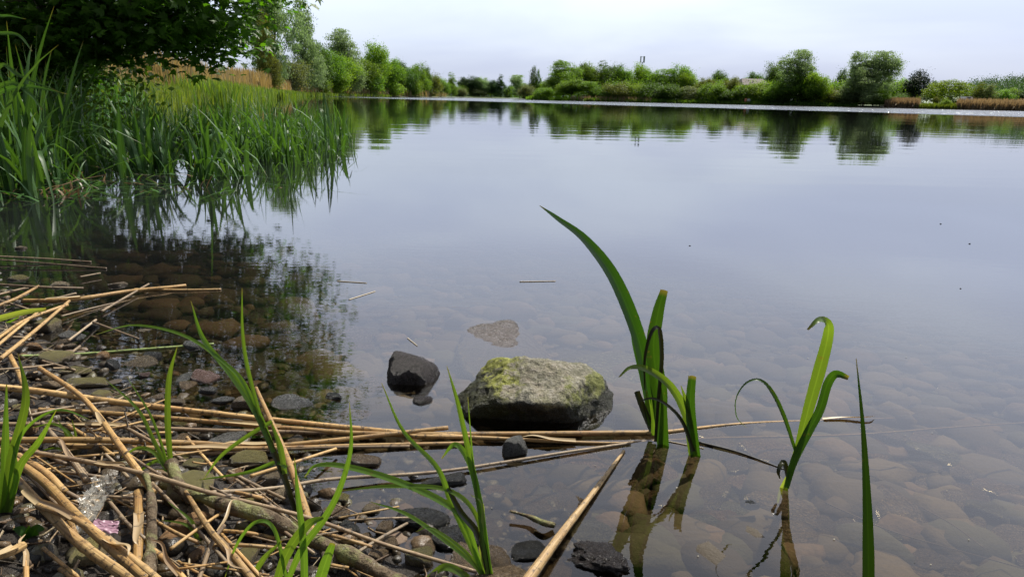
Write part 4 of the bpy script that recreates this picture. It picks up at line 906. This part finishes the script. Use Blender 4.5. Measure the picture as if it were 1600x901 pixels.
GEN = {'round': (300, 66, .055, .0145, 0), 'willow': (460, 54, .048, .012, .7), 'tall': (360, 54, .048, .012, .5), 'spire': (220, 34, .04, .017, 0), 'bush': (200, 66, .07, .019, 0), 'dome': (230, 44, .05, .018, 1.6), 'dense': (200, 46, .06, .020, 0)}
PROTO = {}
def proto(kind, colr, var):
    key = (kind, colr, var)
    if key not in PROTO:
        lb = lob(hash_(kind) + var * 13, kind); g_ = GEN[kind]
        skel = (kind, var)
        if skel not in PROTO:
            fv, ff = foliage(lb, g_[0], g_[1], g_[2], g_[3], hash_(kind) + var, g_[4], .55, floor=.02)
            fv[:, :2] *= .5 / np.percentile(np.hypot(fv[:, 0], fv[:, 1]), 97); fv[:, 2] *= 1.0 / np.percentile(fv[:, 2], 98.0)
            PROTO[skel] = ((fv, ff), limbs(lb, .022 if kind != 'bush' else .015, .3 if kind != 'bush' else .12, var))
        (V, Fc), (tv, tf) = PROTO[skel]
        PROTO[key] = (mesh('crown', V, Fc, C_[colr], smooth=False), mesh('trunk', tv, tf, M_trunk))
    return PROTO[key]
def hash_(s): return sum(ord(c_) * (i + 3) for i, c_ in enumerate(s)) % 997
tcount = [0]
def tree(px, hw, top, D, kind, colr, label, group=None, base=None, cat=None, dp=.9):
    """px centre column, half width px, top row, distance: placed on the real terrain there"""
    tcount[0] += 1
    p = PD(px, 152, D); g = G(p.x, p.y)
    if sdp(p.x, p.y) < .3:   # keep it on land
        for _ in range(60):
            D *= 1.02; p = PD(px, 152, D)
            if sdp(p.x, p.y) > 1.0: break
        g = G(p.x, p.y)
    tp = PD(px, top, D); hgt = (tp.z - g) * 1.0; wd = 2.5 * hw / FPX * depth(p)
    cr, tk = proto(kind, colr, tcount[0] % 3)
    nm = 'bush' if kind == 'bush' else 'tree'
    root = link(nm, None, None, (p.x, p.y, g), (0, 0, (tcount[0] * 2.4) % 6.28), (wd * 1.02, wd * 1.02, hgt * .98))
    tag(root, label, cat or nm, group)
    link('crown', cr, root); link('trunk', tk, root); return root
T = tree
# left bank, near to far
T(432, 34, -40, 66, 'willow', 'willow', 'tallest hazy willow rising behind the overhanging maple')
T(420, 20, 30, 60, 'tall', 'olive', 'brownish olive tree beside the tallest willow')
T(477, 25, 2, 84, 'tall', 'willow', 'tall narrow grey green tree with a pointed top left of the open sky')
T(455, 26, 97, 62, 'bush', 'silver', 'pale silvery bush at the foot of the narrow grey tree')
T(497, 20, 70, 96, 'round', 'deep', 'dark tree right behind the narrow grey green tree')
T(540, 27, 50, 150, 'willow', 'willow', 'grey green willow showing above the bright left bank trees')
T(515, 24, 84, 110, 'round', 'green', 'green tree below the grey willow on the left bank')
T(532, 26, 92, 104, 'round', 'bright', 'yellow green tree in front of the grey willow')
T(524, 24, 112, 96, 'bush', 'bright', 'bright round bush low at the left bank waterline')
T(500, 17, 116, 92, 'bush', 'green', 'green bush left of the bright round bush')
T(562, 26, 95, 118, 'round', 'green', 'mid green tree between the yellow green tree and the round bright tree')
T(588, 18, 72, 132, 'round', 'bright', 'rounded bright green tree standing tallest right of the grey willow')
T(608, 19, 96, 138, 'round', 'green', 'green tree right of the rounded bright one')
T(579, 22, 112, 122, 'bush', 'green', 'spreading bush under the rounded bright tree')
T(622, 10, 98, 175, 'round', 'deep', 'small dark crown behind the left bank row')
T(635, 17, 108, 155, 'round', 'deep', 'dark green round tree halfway along the left bank row')
T(655, 15, 103, 172, 'round', 'green', 'taller green tree near the right end of the left bank row')
T(612, 20, 122, 140, 'bush', 'bright', 'bright bush under the middle of the left bank row')
T(643, 16, 124, 160, 'bush', 'green', 'green bush right of the middle of the left bank row')
T(672, 15, 118, 185, 'bush', 'olive', 'olive bush near the end of the left bank row')
T(665, 10, 108, 210, 'round', 'deep', 'dark tree behind the olive bush')
T(688, 12, 122, 215, 'round', 'green', 'low green tree at the end of the left bank row')
T(706, 10, 117, 250, 'tall', 'green', 'small pointed green tree closing the left bank row')
T(718, 10, 138, 280, 'bush', 'silver', 'pale bush right of the small pointed tree')
# far end
for px_, hw_, tp_, kd_, cl_, lb_ in [(728, 13, 123, 'round', 'far', 'leftmost tree of the far end of the lake'), (742, 13, 122, 'round', 'far', 'second tree from the left at the far end of the lake'), (756, 12, 123, 'round', 'willow', 'pale tree in the middle of the far end of the lake'),
        (768, 10, 127, 'round', 'far', 'lower tree right of the pale one at the far end'), (782, 10, 120, 'tall', 'far', 'pointed tree at the right of the far end of the lake'), (795, 8, 134, 'bush', 'far', 'low bush where the far end meets the right bank'), (748, 16, 138, 'bush', 'silver', 'grey green bush low at the far end of the lake')]:
    T(px_, hw_, tp_, 415, kd_, cl_, lb_)
# right bank
for a in [(812, 13, 118, 300, 'willow', 'willow', 'pale hazy tree at the left tip of the right bank'), (832, 9, 107, 262, 'spire', 'deep', 'dark pointed conifer near the left tip of the right bank'), (840, 7, 112, 262, 'spire', 'deep', 'smaller conifer right behind the dark pointed one'),
    (822, 12, 134, 228, 'bush', 'silver', 'grey bush below the dark pointed conifer'), (858, 17, 122, 232, 'willow', 'green', 'light green tree right of the conifers'), (880, 24, 97, 236, 'willow', 'green', 'broad rounded willow standing highest at the left of the right bank'),
    (851, 14, 138, 222, 'bush', 'green', 'green bush under the light green tree right of the conifers'), (904, 16, 104, 244, 'round', 'deep', 'first of the dark jagged trees right of the broad willow'), (922, 16, 102, 244, 'round', 'green', 'green tree between the two dark jagged ones'),
    (941, 16, 101, 244, 'tall', 'deep', 'pointed dark tree left of the mast'), (958, 17, 104, 240, 'round', 'deep', 'dark tree between the pointed one and the mast'), (976, 16, 109, 238, 'round', 'green', 'fresh green tree just left of the mast'),
    (999, 15, 104, 234, 'round', 'bright', 'bright round tree directly under the mast'), (1017, 16, 112, 232, 'round', 'green', 'green tree just right of the mast'), (1038, 20, 109, 228, 'willow', 'green', 'rounded light tree between the mast and the high round crown'),
    (1060, 19, 106, 226, 'round', 'green', 'high round crown at the right shoulder of the dense row'), (1074, 14, 116, 222, 'round', 'bright', 'yellowish tree on the right slope of the high round crown'),
    (893, 22, 126, 222, 'round', 'green', 'green tree low in front of the broad willow'), (926, 18, 128, 218, 'willow', 'green', 'loose green tree in front of the dark jagged trees'), (952, 18, 134, 214, 'bush', 'deep', 'deep green bush left of the yellow olive bush'),
    (966, 20, 132, 208, 'bush', 'olive', 'yellow olive rounded bush at the waterline left of the mast'), (991, 16, 132, 212, 'bush', 'bright', 'bright bush below the mast'), (1020, 18, 132, 208, 'bush', 'deep', 'dark bush right of the mast at the waterline'), (1046, 18, 134, 206, 'bush', 'deep', 'dark bush left of the pale domed bush'),
    (1075, 17, 136, 198, 'dome', 'silver', 'pale domed bush at the waterline'), (1098, 14, 124, 210, 'round', 'olive', 'olive tree right of the pale domed bush'), (1123, 12, 113, 232, 'round', 'deep', 'small dark round tree sticking out above the row'), (1112, 18, 132, 198, 'bush', 'green', 'green bush below the small dark round tree'),
    (1142, 13, 123, 206, 'round', 'olive', 'purplish olive tree left of the grey roof'), (1136, 16, 142, 192, 'bush', 'deep', 'dark bush right of the green bush at the waterline'), (1165, 18, 134, 192, 'bush', 'green', 'green bush below the grey roof'), (1188, 17, 131, 190, 'round', 'bright', 'light green tree right of the grey roof'),
    (1178, 14, 116, 236, 'round', 'deep', 'dark flat crown behind the grey roof'), (1205, 17, 104, 222, 'round', 'deep', 'gappy dark oak left of the big pale willow'), (1210, 18, 128, 190, 'bush', 'green', 'dark green bush at the left foot of the big pale willow'),
    (1241, 25, 80, 190, 'willow', 'willow', 'big pale willow with pointed crown right of the grey roof'), (1246, 26, 120, 184, 'round', 'green', 'green tree filling the foot of the big pale willow'), (1274, 18, 116, 188, 'round', 'bright', 'fresh green tree right of the big pale willow'), (1264, 10, 108, 196, 'tall', 'deep', 'narrow dark tree tucked behind the right side of the big pale willow'),
    (1290, 14, 138, 182, 'bush', 'gold', 'golden green bush right of the fresh green tree'), (1220, 16, 148, 182, 'bush', 'deep', 'low dark bush at the waterline under the big pale willow'), (1262, 16, 146, 178, 'bush', 'green', 'low green bush at the waterline right of the low dark one'), (1303, 7, 156, 174, 'bush', 'gold', 'tiny yellow flowering bush at the waterline'),
    (1312, 12, 111, 208, 'dense', 'deep', 'dark crown showing at the left of the twin topped willow'), (1338, 20, 84, 186, 'willow', 'willow', 'left half of the large twin topped willow'), (1366, 24, 82, 186, 'willow', 'willow', 'right half of the large twin topped willow'), (1350, 26, 112, 183, 'willow', 'willow', 'lower grey green willow between the twin tops'),
    (1321, 19, 140, 176, 'bush', 'olive', 'olive bush at the left foot of the twin topped willow'), (1347, 14, 150, 172, 'dome', 'olive', 'small round pale bush at the waterline under the twin topped willow'), (1376, 13, 141, 178, 'bush', 'bright', 'bright green bush at the right foot of the twin topped willow'),
    (1393, 20, 127, 212, 'round', 'green', 'rounded mid green tree between the willow and the blackish tree'), (1412, 14, 126, 220, 'round', 'bright', 'light tree just left of the blackish tree'), (1431, 21, 113, 196, 'dense', 'black', 'blackish dense tree standing alone on the right bank'), (1460, 12, 129, 225, 'round', 'green', 'green tree just right of the blackish tree'),
    (1484, 29, 127, 184, 'dome', 'gold', 'golden green dome shaped willow'), (1402, 14, 148, 190, 'bush', 'deep', 'low brownish hedge bush below the mid green tree'), (1481, 7, 156, 150, 'bush', 'bright', 'small bright bush at the waterline under the golden dome'), (1530, 14, 132, 178, 'tall', 'olive', 'thin airy tree right of the golden dome'), (1546, 14, 134, 176, 'tall', 'silver', 'second thin airy tree right of the golden dome'),
    (1558, 16, 142, 184, 'round', 'green', 'round green tree right of the thin airy trees'), (1577, 16, 140, 188, 'round', 'green', 'round green tree next to the right edge'), (1600, 18, 142, 188, 'round', 'far', 'green tree cut by the right edge'), (1518, 12, 150, 182, 'bush', 'green', 'low bush beside the white caravan'), (1632, 20, 136, 188, 'round', 'green', 'tree just past the right edge')]:
    T(*a)

# wood on the low hill at far right (one mass)
lb_ = []
r_ = np.random.default_rng(77)
for k_ in range(60):
    px_ = 1385 + k_ * 6.2; tp_ = np.interp(px_, [1380, 1490, 1515, 1545, 1600, 1800], [152, 140, 128, 122, 119, 116]) + r_.uniform(-1, 3); D = 430 + r_.uniform(-20, 40)
    p = PD(px_, tp_, D); lb_.append(((p.x, p.y, p.z - 6), (9 + 3 * r_.random(), 9, 6)))
    p = PD(px_, tp_ + 11, D - 25); lb_.append(((p.x, p.y, p.z - 6), (10, 9, 7)))
    p = PD(px_, tp_ + 22, D - 45); lb_.append(((p.x, p.y, p.z - 6), (10, 9, 9)))
V, Fc = foliage(lb_, 5200, 34, 1.5, .36, 78, 0, .6)
tag(link('distant_wood', mesh('distant_wood', V, Fc, C_['far'], smooth=False)), 'dark green wood covering the low hill at far right', 'wood', kind='stuff')
# understorey hiding the ground behind the right bank trees (one mass of scrub)
lb_ = []
for px_ in np.arange(486, 1400, 9):
    if px_ < 722: D = np.interp(px_, [486, 600, 722], [115, 185, 330])
    elif px_ < 800: D = 425
    else: D = np.interp(px_, [800, 960, 1150, 1300, 1400], [300, 232, 215, 200, 196])
    px2 = px_ + r_.uniform(-4, 4); p = PD(px2, 152, D)
    for _ in range(40):
        if sdp(p.x, p.y) > 7: break
        D *= 1.025; p = PD(px2, 152, D); g = G(p.x, p.y); h_ = float(np.interp(px_, [486, 640, 722, 735, 795, 815, 880, 1060, 1120, 1300, 1400], [1.6, 4.5, 9, 14, 13, 6, 8, 8, 5, 5, 3])) * r_.uniform(.45, .85)
    lb_.append(((p.x, p.y, g + h_ * .5), (D * .008 + 1.2, 3, h_ * .6)))
V, Fc = foliage(lb_, 5600, 32, .8, .2, 79, 0, .6)
tag(link('scrub', mesh('scrub', V, Fc, C_['green'], smooth=False)), 'tangled dark scrub filling the gaps under the far bank trees', 'scrub', kind='stuff')
# low grasses and reeds of the right bank
def farstrip(lo, hi, d0, d1, a0, a1, hgt_=0):
    def f(r2, n):
        out = np.zeros((0, 2))
        while len(out) < n:
            D = r2.uniform(d0, d1, n * 6); px_ = r2.uniform(lo, hi, n * 6); X_ = (px_ - 800) / FPX * D * .97
            s_ = sdist(X_, D); ok = (s_ > a0) & (s_ < a1); out = np.concatenate([out, np.stack([X_, D], 1)[ok]])
        out = out[:n]; return np.concatenate([out, np.maximum(gz(out[:, 0], out[:, 1]), -.1)[:, None]], 1)
    return f
M_fd = leafmat('far_reed_buff', (.30, .23, .13), (.42, .33, .21), trans=.3, rough=.7, tcol=(1.2, 1, .7))
blades('bank_reeds', 2600, farstrip(1372, 1425, 120, 200, -1, 4), (1.6, 2.5), (.15, .25), .1, M_fd, 61, .1, 'buff reed fringe left of the meadow on the right bank', 'reeds', .05, seg=4)
blades('bank_reeds', 5200, farstrip(1484, 1680, 110, 190, -1, 4), (1.6, 2.6), (.15, .25), .1, M_fd, 62, .1, 'buff reed fringe right of the meadow up to the right edge', 'reeds', .05, seg=4)
blades('bank_reeds', 1600, farstrip(1416, 1490, 120, 190, -1, 1.5), (.8, 1.5), (.12, .2), .1, M_rg, 63, .1, 'green reed fringe in front of the meadow', 'reeds', .05, seg=4)
blades('bank_reeds', 420, farstrip(885, 1010, 190, 225, -.5, 1.2), (.8, 1.9), (.15, .25), .1, M_fd, 64, .1, 'scattered buff reeds under the trees left and below the mast', 'reeds', .05, seg=4)
blades('bank_grass', 5200, farstrip(815, 1330, 160, 232, -.5, 1.6), (.6, 1.3), (.15, .3), .15, C_['green'], 65, .2, 'green waterside grass along the right bank', 'grass', .1, seg=4)

# ---- overhanging maple at top left
def mapleleaves(cl, per, sig, size, seed):
    r2 = np.random.default_rng(seed); n = len(cl) * per; ci = np.repeat(np.arange(len(cl)), per)
    c_ = np.array([a for a, b in cl])[ci] - (-.25, 0, .20); dr = np.array([b for a, b in cl])[ci]
    p = c_ + r2.normal(size=(n, 3)) * sig * (1, 1, .42)
    ang = np.radians([0, 22, 40, 58, 90, 122, 140, 158, 180, 235, 305]); rad = np.array([.72, .42, .95, .48, 1.25, .48, .95, .42, .72, .45, .45])
    nr = np.array([0, 0, 1.0]) * 1.0 + r2.normal(size=(n, 3)) * .42 + np.array([.25, -.45, 0]); nr /= np.linalg.norm(nr, axis=1)[:, None]
    a1 = np.cross(nr, r2.normal(size=(n, 3))); a1 /= np.linalg.norm(a1, axis=1)[:, None]; a2 = np.cross(nr, a1)
    s_ = size * r2.uniform(.55, 1.2, n)
    m_ = len(ang); V = np.zeros((n, m_ + 1, 3)); V[:, m_] = p - nr * (.12 * s_)[:, None]
    for i in range(m_):
        V[:, i] = p + (a1 * math.cos(ang[i]) + a2 * math.sin(ang[i])) * (rad[i] * s_)[:, None] - nr * (.22 * s_ * (rad[i] > .7) )[:, None]
    b0 = (np.arange(n) * (m_ + 1))[:, None]; Fc = np.concatenate([np.stack([b0[:, 0] + i, b0[:, 0] + (i + 1) % m_, b0[:, 0] + m_], 1) for i in range(m_)])
    return V.reshape(-1, 3), Fc
M_maple = leafmat('maple_leaf', (.055, .14, .013), (.09, .20, .02), trans=.55, rough=.45, spec=.3, tcol=(1.7, 2.1, .45))
mapleroot = link('maple_tree', None, None, (-6.3, 8.2, G(-6.3, 8.2))); tag(mapleroot, 'dark overhanging maple reaching from the upper left over the water', 'tree')
mo = Vector(mapleroot.location)
V, Fc = [], []
def addt(path, a, b, seg=7):
    v, f, _ = tube(path, [a + (b - a) * i / (len(path) - 1) for i in range(len(path))], seg); b0 = len(V); V.extend([q_ - mo for q_ in v]); Fc.extend([tuple(x + b0 for x in g_) for g_ in f])
addt(catmull([mo + Vector((0, 0, -.2)), (-6.2, 8.1, 1.4), (-6.0, 8.0, 2.8), (-5.8, 8.0, 5.4)], 18), .17, .07, 10)
ml = [((-3.2, 6.9, 1.7), (.85, 1.0, .8)), ((-3.6, 10, 2.75), (.85, .9, .85)), ((-3.5, 9.8, 3.9), (.9, .9, .9)), ((-4.9, 9.6, 3.2), (1.2, 1, 1.2)), ((-3.15, 6.9, 1.3), (.75, .8, .4)), ((-4.3, 6.8, 1.3), (.9, .8, .36)), ((-4.0, 7.0, 1.55), (.9, .8, .5)), ((-2.75, 7.0, 2.75), (.75, 1.0, .75)), ((-3.7, 6.8, 1.7), (1.0, 1.1, .75)), ((-4.8, 6.8, 1.75), (1.1, 1.2, .8)), ((-3.2, 6.5, 3.3), (1.0, 1.1, .7)), ((-5.5, 6.7, 2.2), (1.1, 1.2, 1.2)), ((-3.6, 7.2, 3.1), (1.2, 1.3, .9)),
      ((-4.8, 7.2, 3.6), (1.4, 1.4, 1.1)), ((-6.2, 7.2, 3.4), (1.5, 1.4, 1.3)), ((-5.0, 7.3, 4.9), (1.7, 1.6, 1.2)), ((-3.4, 7.4, 4.0), (1.0, 1.2, .8)), ((-5.9, 6.9, 1.1), (1.0, .9, .9)), ((-4.9, 7.1, 1.15), (.6, .7, .5)), ((-7.0, 6.6, 2.0), (1.2, 1.2, 1.4))]
rn = random.Random(3); cl = []
for c_, r_2 in ml:
    c_ = Vector(c_); z0 = max(.9, c_.z - 1.0); st = Vector((-6.15, 8.05, z0)); addt(catmull([st, st.lerp(c_, .5) + Vector((0, 0, .12)), c_], 10), .06, .018, 6)
    for _ in range(int(32 * (r_2[0] * r_2[2]) + 12)):
        th, ph = rn.uniform(0, 6.283), math.acos(rn.uniform(-1, 1)); k_ = rn.uniform(.35, 1.0)
        e = c_ + Vector((r_2[0] * math.sin(ph) * math.cos(th), r_2[1] * math.sin(ph) * math.sin(th), r_2[2] * math.cos(ph))) * k_
        addt(catmull([c_.lerp(st, .15), c_.lerp(e, .55) + Vector((0, 0, .05)), e], 5), .011, .003, 4)
        for f_ in (1.0, .8): cl.append((tuple(c_.lerp(e, f_) - mo), 0))
link('trunk', mesh('trunk', V, Fc, M_trunk), mapleroot)
V2, F2 = mapleleaves(cl, 17, .17, .066, 91)
link('crown', mesh('crown', V2, F2, M_maple, smooth=False), mapleroot)
# dark bramble thicket under it
lb_ = [((-5.7, 6.3, .7), (.9, .5, .7)), ((-5.1, 6.9, .5), (.6, .4, .55)), ((-6.8, 6.6, .9), (1.1, .6, .8)), ((-5.7, 7.6, .8), (.9, .6, .7)), ((-7.6, 7.4, 1.4), (1.2, .8, 1.3)), ((-5.0, 8.2, .7), (.7, .5, .6)), ((-8.6, 7.8, 1.7), (1.3, .8, 1.4)), ((-6.2, 8.8, 1.0), (1, .6, .9))]
V, Fc = foliage(lb_, 640, 34, .16, .035, 92, 0, .6)
tag(link('bramble_thicket', mesh('bramble_thicket', V, Fc, C_['deep'], smooth=False)), 'dark tangled thicket under the overhanging maple at the far left', 'thicket', kind='stuff')

# ------------------------------------------------------------------ houses, mast and small far things
def box(V, Fc, x0, x1, y0, y1, z0, z1):
    b = len(V); V += [(x, y, z) for z in (z0, z1) for y in (y0, y1) for x in (x0, x1)]
    Fc += [(b, b + 2, b + 3, b + 1), (b + 4, b + 5, b + 7, b + 6), (b, b + 1, b + 5, b + 4), (b + 2, b + 6, b + 7, b + 3), (b, b + 4, b + 6, b + 2), (b + 1, b + 3, b + 7, b + 5)]
m, t = newmat('roof_tiles'); nt_ = t.noise(t.add('ShaderNodeTexCoord').outputs['Object'], 3, 4, .7); principled(t, t.mix(nt_, (.11, .09, .085), (.19, .16, .15)), .85); M_roof = m
m, t = newmat('brick_wall'); nt_ = t.noise(t.add('ShaderNodeTexCoord').outputs['Object'], 6, 4, .7); principled(t, t.mix(nt_, (.22, .13, .09), (.32, .22, .16)), .85); M_brick = m
M_pane = simple('window_pane', (.03, .035, .04), .1); M_white = simple('white_paint', (.78, .78, .76), .4); M_steel = simple('grey_steel', (.30, .32, .34), .5, Metallic=.3)
M_orange = simple('orange_plastic', (.75, .28, .16), .5)
def house(px, D, ridge_y, wpx, label):
    p = PD(px, 152, D); g = G(p.x, p.y); W = wpx / FPX * depth(p) / 2; rz = PD(px, ridge_y, D).z - g; ez = rz - W * .42
    root = link('house', None, None, (p.x, p.y, g), (0, 0, .1)); tag(root, label, 'house')
    V, Fc = [], []; box(V, Fc, -W * .92, W * .92, -3.5, 3.5, -.5, ez + .05); link('wall', mesh('wall', V, Fc, M_brick, smooth=False), root)
    V = [(-W, -4, ez), (W, -4, ez), (W * .72, 0, rz), (-W * .72, 0, rz), (-W, 4, ez), (W, 4, ez), (-W, -4, ez - .2), (W, -4, ez - .2), (W, 4, ez - .2), (-W, 4, ez - .2)]
    Fc = [(0, 1, 2, 3), (5, 4, 3, 2), (1, 5, 2), (4, 0, 3), (0, 6, 7, 1), (1, 7, 8, 5), (5, 8, 9, 4), (4, 9, 6, 0), (6, 9, 8, 7)]
    rf = link('roof', mesh('roof', V, Fc, M_roof, smooth=False), root)
    for sx in (-.5, .5):
        V, Fc = [], []; box(V, Fc, sx * W - .6, sx * W + .6, -3.56, -3.42, ez * .35, ez * .8); wn_ = link('window', mesh('window', V, Fc, M_white, smooth=False), root)
        V, Fc = [], []; box(V, Fc, sx * W - .5, sx * W + .5, -3.58, -3.5, ez * .35 + .1, ez * .8 - .1); link('pane', mesh('pane', V, Fc, M_pane, smooth=False), wn_)
house(1172, 214, 123, 46, 'house whose grey brown roof shows above the bushes left of the gappy oak')
house(1302, 200, 137, 34, 'house whose low brown roof shows between the two big willows')
p = PD(1000, 152, 330); g = G(p.x, p.y); mt_ = PD(1000, 88, 330).z - g
root = link('mast', None, None, (p.x, p.y, g)); tag(root, 'thin grey phone mast with a two pronged head above the trees', 'mast')
V, Fc, _ = tube([Vector((0, 0, 0)), Vector((0, 0, mt_ - 2.6))], [.32, .2], 8); link('pole', mesh('pole', V, Fc, M_steel), root)
V, Fc = [], []; box(V, Fc, -.9, .9, -.1, .1, mt_ - 2.7, mt_ - 2.5); box(V, Fc, -.5, .8, -.1, .1, mt_ - .35, mt_ - .2); link('bracket', mesh('bracket', V, Fc, M_steel, smooth=False), root)
for sx, wd_ in ((-.8, .22), (.72, .34)):
    V, Fc = [], []; box(V, Fc, sx - wd_, sx + wd_, -.25, .25, mt_ - 2.8, mt_); link('antenna', mesh('antenna', V, Fc, M_steel, smooth=False), root)
# lifebuoy station at the far waterline
p = PD(1167, 162, 188); 
for _ in range(40):
    if sdp(p.x, p.y) > .6: break
    p = PD(1167, 162, p.y + .6)
g = G(p.x, p.y); root = link('signboard', None, None, (p.x, p.y, g)); tag(root, 'small orange and white boards standing at the far waterline below the grey roof', 'signboard')
zt = PD(1167, 153.5, p.y).z - g; zb = PD(1167, 159, p.y).z - g
for nm_, mm_, x0, x1, sk in (('orange_board', M_orange, -.75, -.06, 0), ('white_board', M_white, .0, .85, .12)):
    V, Fc = [], []; V = []; n_ = 14
    for yy in (-.04, .04):
        for i in range(n_):
            a_ = 2 * math.pi * i / n_; V.append(((x0 + x1) / 2 + (x1 - x0) / 2 * math.copysign(abs(math.cos(a_)) ** .6, math.cos(a_)), yy, (zt + zb) / 2 + (zt - zb) / 2 * math.copysign(abs(math.sin(a_)) ** .6, math.sin(a_)) - sk))
    Fc = [tuple(range(n_)), tuple(range(2 * n_ - 1, n_ - 1, -1))] + [(i, i + n_, (i + 1) % n_ + n_, (i + 1) % n_) for i in range(n_)]
    link(nm_, mesh(nm_, V, Fc, mm_, smooth=False), root)
    V, Fc = [], []; xm = (x0 + x1) / 2; box(V, Fc, xm - .05, xm + .05, .05, .13, 0, (zt + zb) / 2); link('post', mesh('post', V, Fc, M_steel, smooth=False), root)
# caravans
def caravan(px, py, D, wpx, label):
    p = PD(px, py, D); g = G(p.x, p.y); W = wpx / FPX * depth(p) / 2; z0 = max(g + .5, PD(px, py, D).z - W * .5)
    root = link('caravan', None, None, (p.x, p.y, z0 - .5)); tag(root, label, 'caravan'); H = W * .95
    prof = [(-W, .5), (-W * 1.02, .5 + H * .5), (-W * .85, .5 + H), (W * .7, .5 + H * 1.03), (W * .98, .5 + H * .75), (W, .5)]
    V = [(x, yy, z) for yy in (-1.1, 1.1) for x, z in prof]; n_ = len(prof); Fc = [tuple(range(n_)), tuple(range(2 * n_ - 1, n_ - 1, -1))] + [(i, i + n_, (i + 1) % n_ + n_, (i + 1) % n_) for i in range(n_)]
    link('body', mesh('body', V, Fc, M_white, smooth=False), root)
    V, Fc = [], []; box(V, Fc, -W * .5, W * .4, -1.14, -1.09, .5 + H * .55, .5 + H * .85); link('window', mesh('window', V, Fc, M_pane, smooth=False), root)
    v, f, _ = tube([Vector((0, -1.12, .33)), Vector((0, -.9, .33))], [.33, .33], 14); link('wheel', mesh('wheel', v, f, simple('tyre', (.02, .02, .02), .8)), root)
caravan(1510, 154, 172, 12, 'small white caravan between the golden dome willow and the thin airy tree')
caravan(1596, 164, 165, 18, 'white caravan at the right edge behind the buff reeds')
caravan(1424, 154, 196, 8, 'tiny white caravan under the blackish tree')
# slender young trees in the meadow
for px_, D_, lb_2 in ((1434, 165, 'sapling standing in the meadow below the blackish tree'), (1464, 165, 'sapling at the right end of the meadow')):
    T(px_, 4, 151.5, D_, 'round', 'olive', lb_2, cat='sapling')
r2 = np.random.default_rng(6); V, Fc = [], []
for _ in range(50):
    px_, py_ = r2.uniform(420, 1640), 420 + 500 * r2.random() ** .8; p = P(px_, py_, .0012)
    if sdp(p.x, p.y) > -.05: continue
    s_ = r2.uniform(.0005, .0013); b = len(V); a_ = r2.uniform(0, 6)
    for i in range(5): V.append((p.x + s_ * math.cos(a_ + i * 1.256) * 1.3, p.y + s_ * math.sin(a_ + i * 1.256), p.z + .0004 * (i % 2)))
    Fc.append(tuple(range(b, b + 5)))
tag(link('floating_specks', mesh('floating_specks', V, Fc, simple('pollen', (.3, .27, .2), .7), smooth=False)), 'tiny pale pollen and seed specks floating on the shallow water', 'specks', kind='stuff')
# small dark buds floating
for px_, py_, lb_2 in ((1078, 384, 'tiny dark bud floating in open water right of the long arching leaf'), (1515, 381, 'tiny dark speck floating at the far right'), (1501, 451, 'tiny dark bud floating below the far right speck'), (1470, 350, 'tiny dark speck floating farthest out at right')):
    p = P(px_, py_); s_ = 1.5 / FPX * depth(p); tag(link('floating_bud', rock('floating_bud', px_, 2, None, 8, .2, (1, .7, .7), M_st['dark'], .1), None, (p.x, p.y, s_ * .2), None, (s_, s_, s_)), lb_2, 'bud')
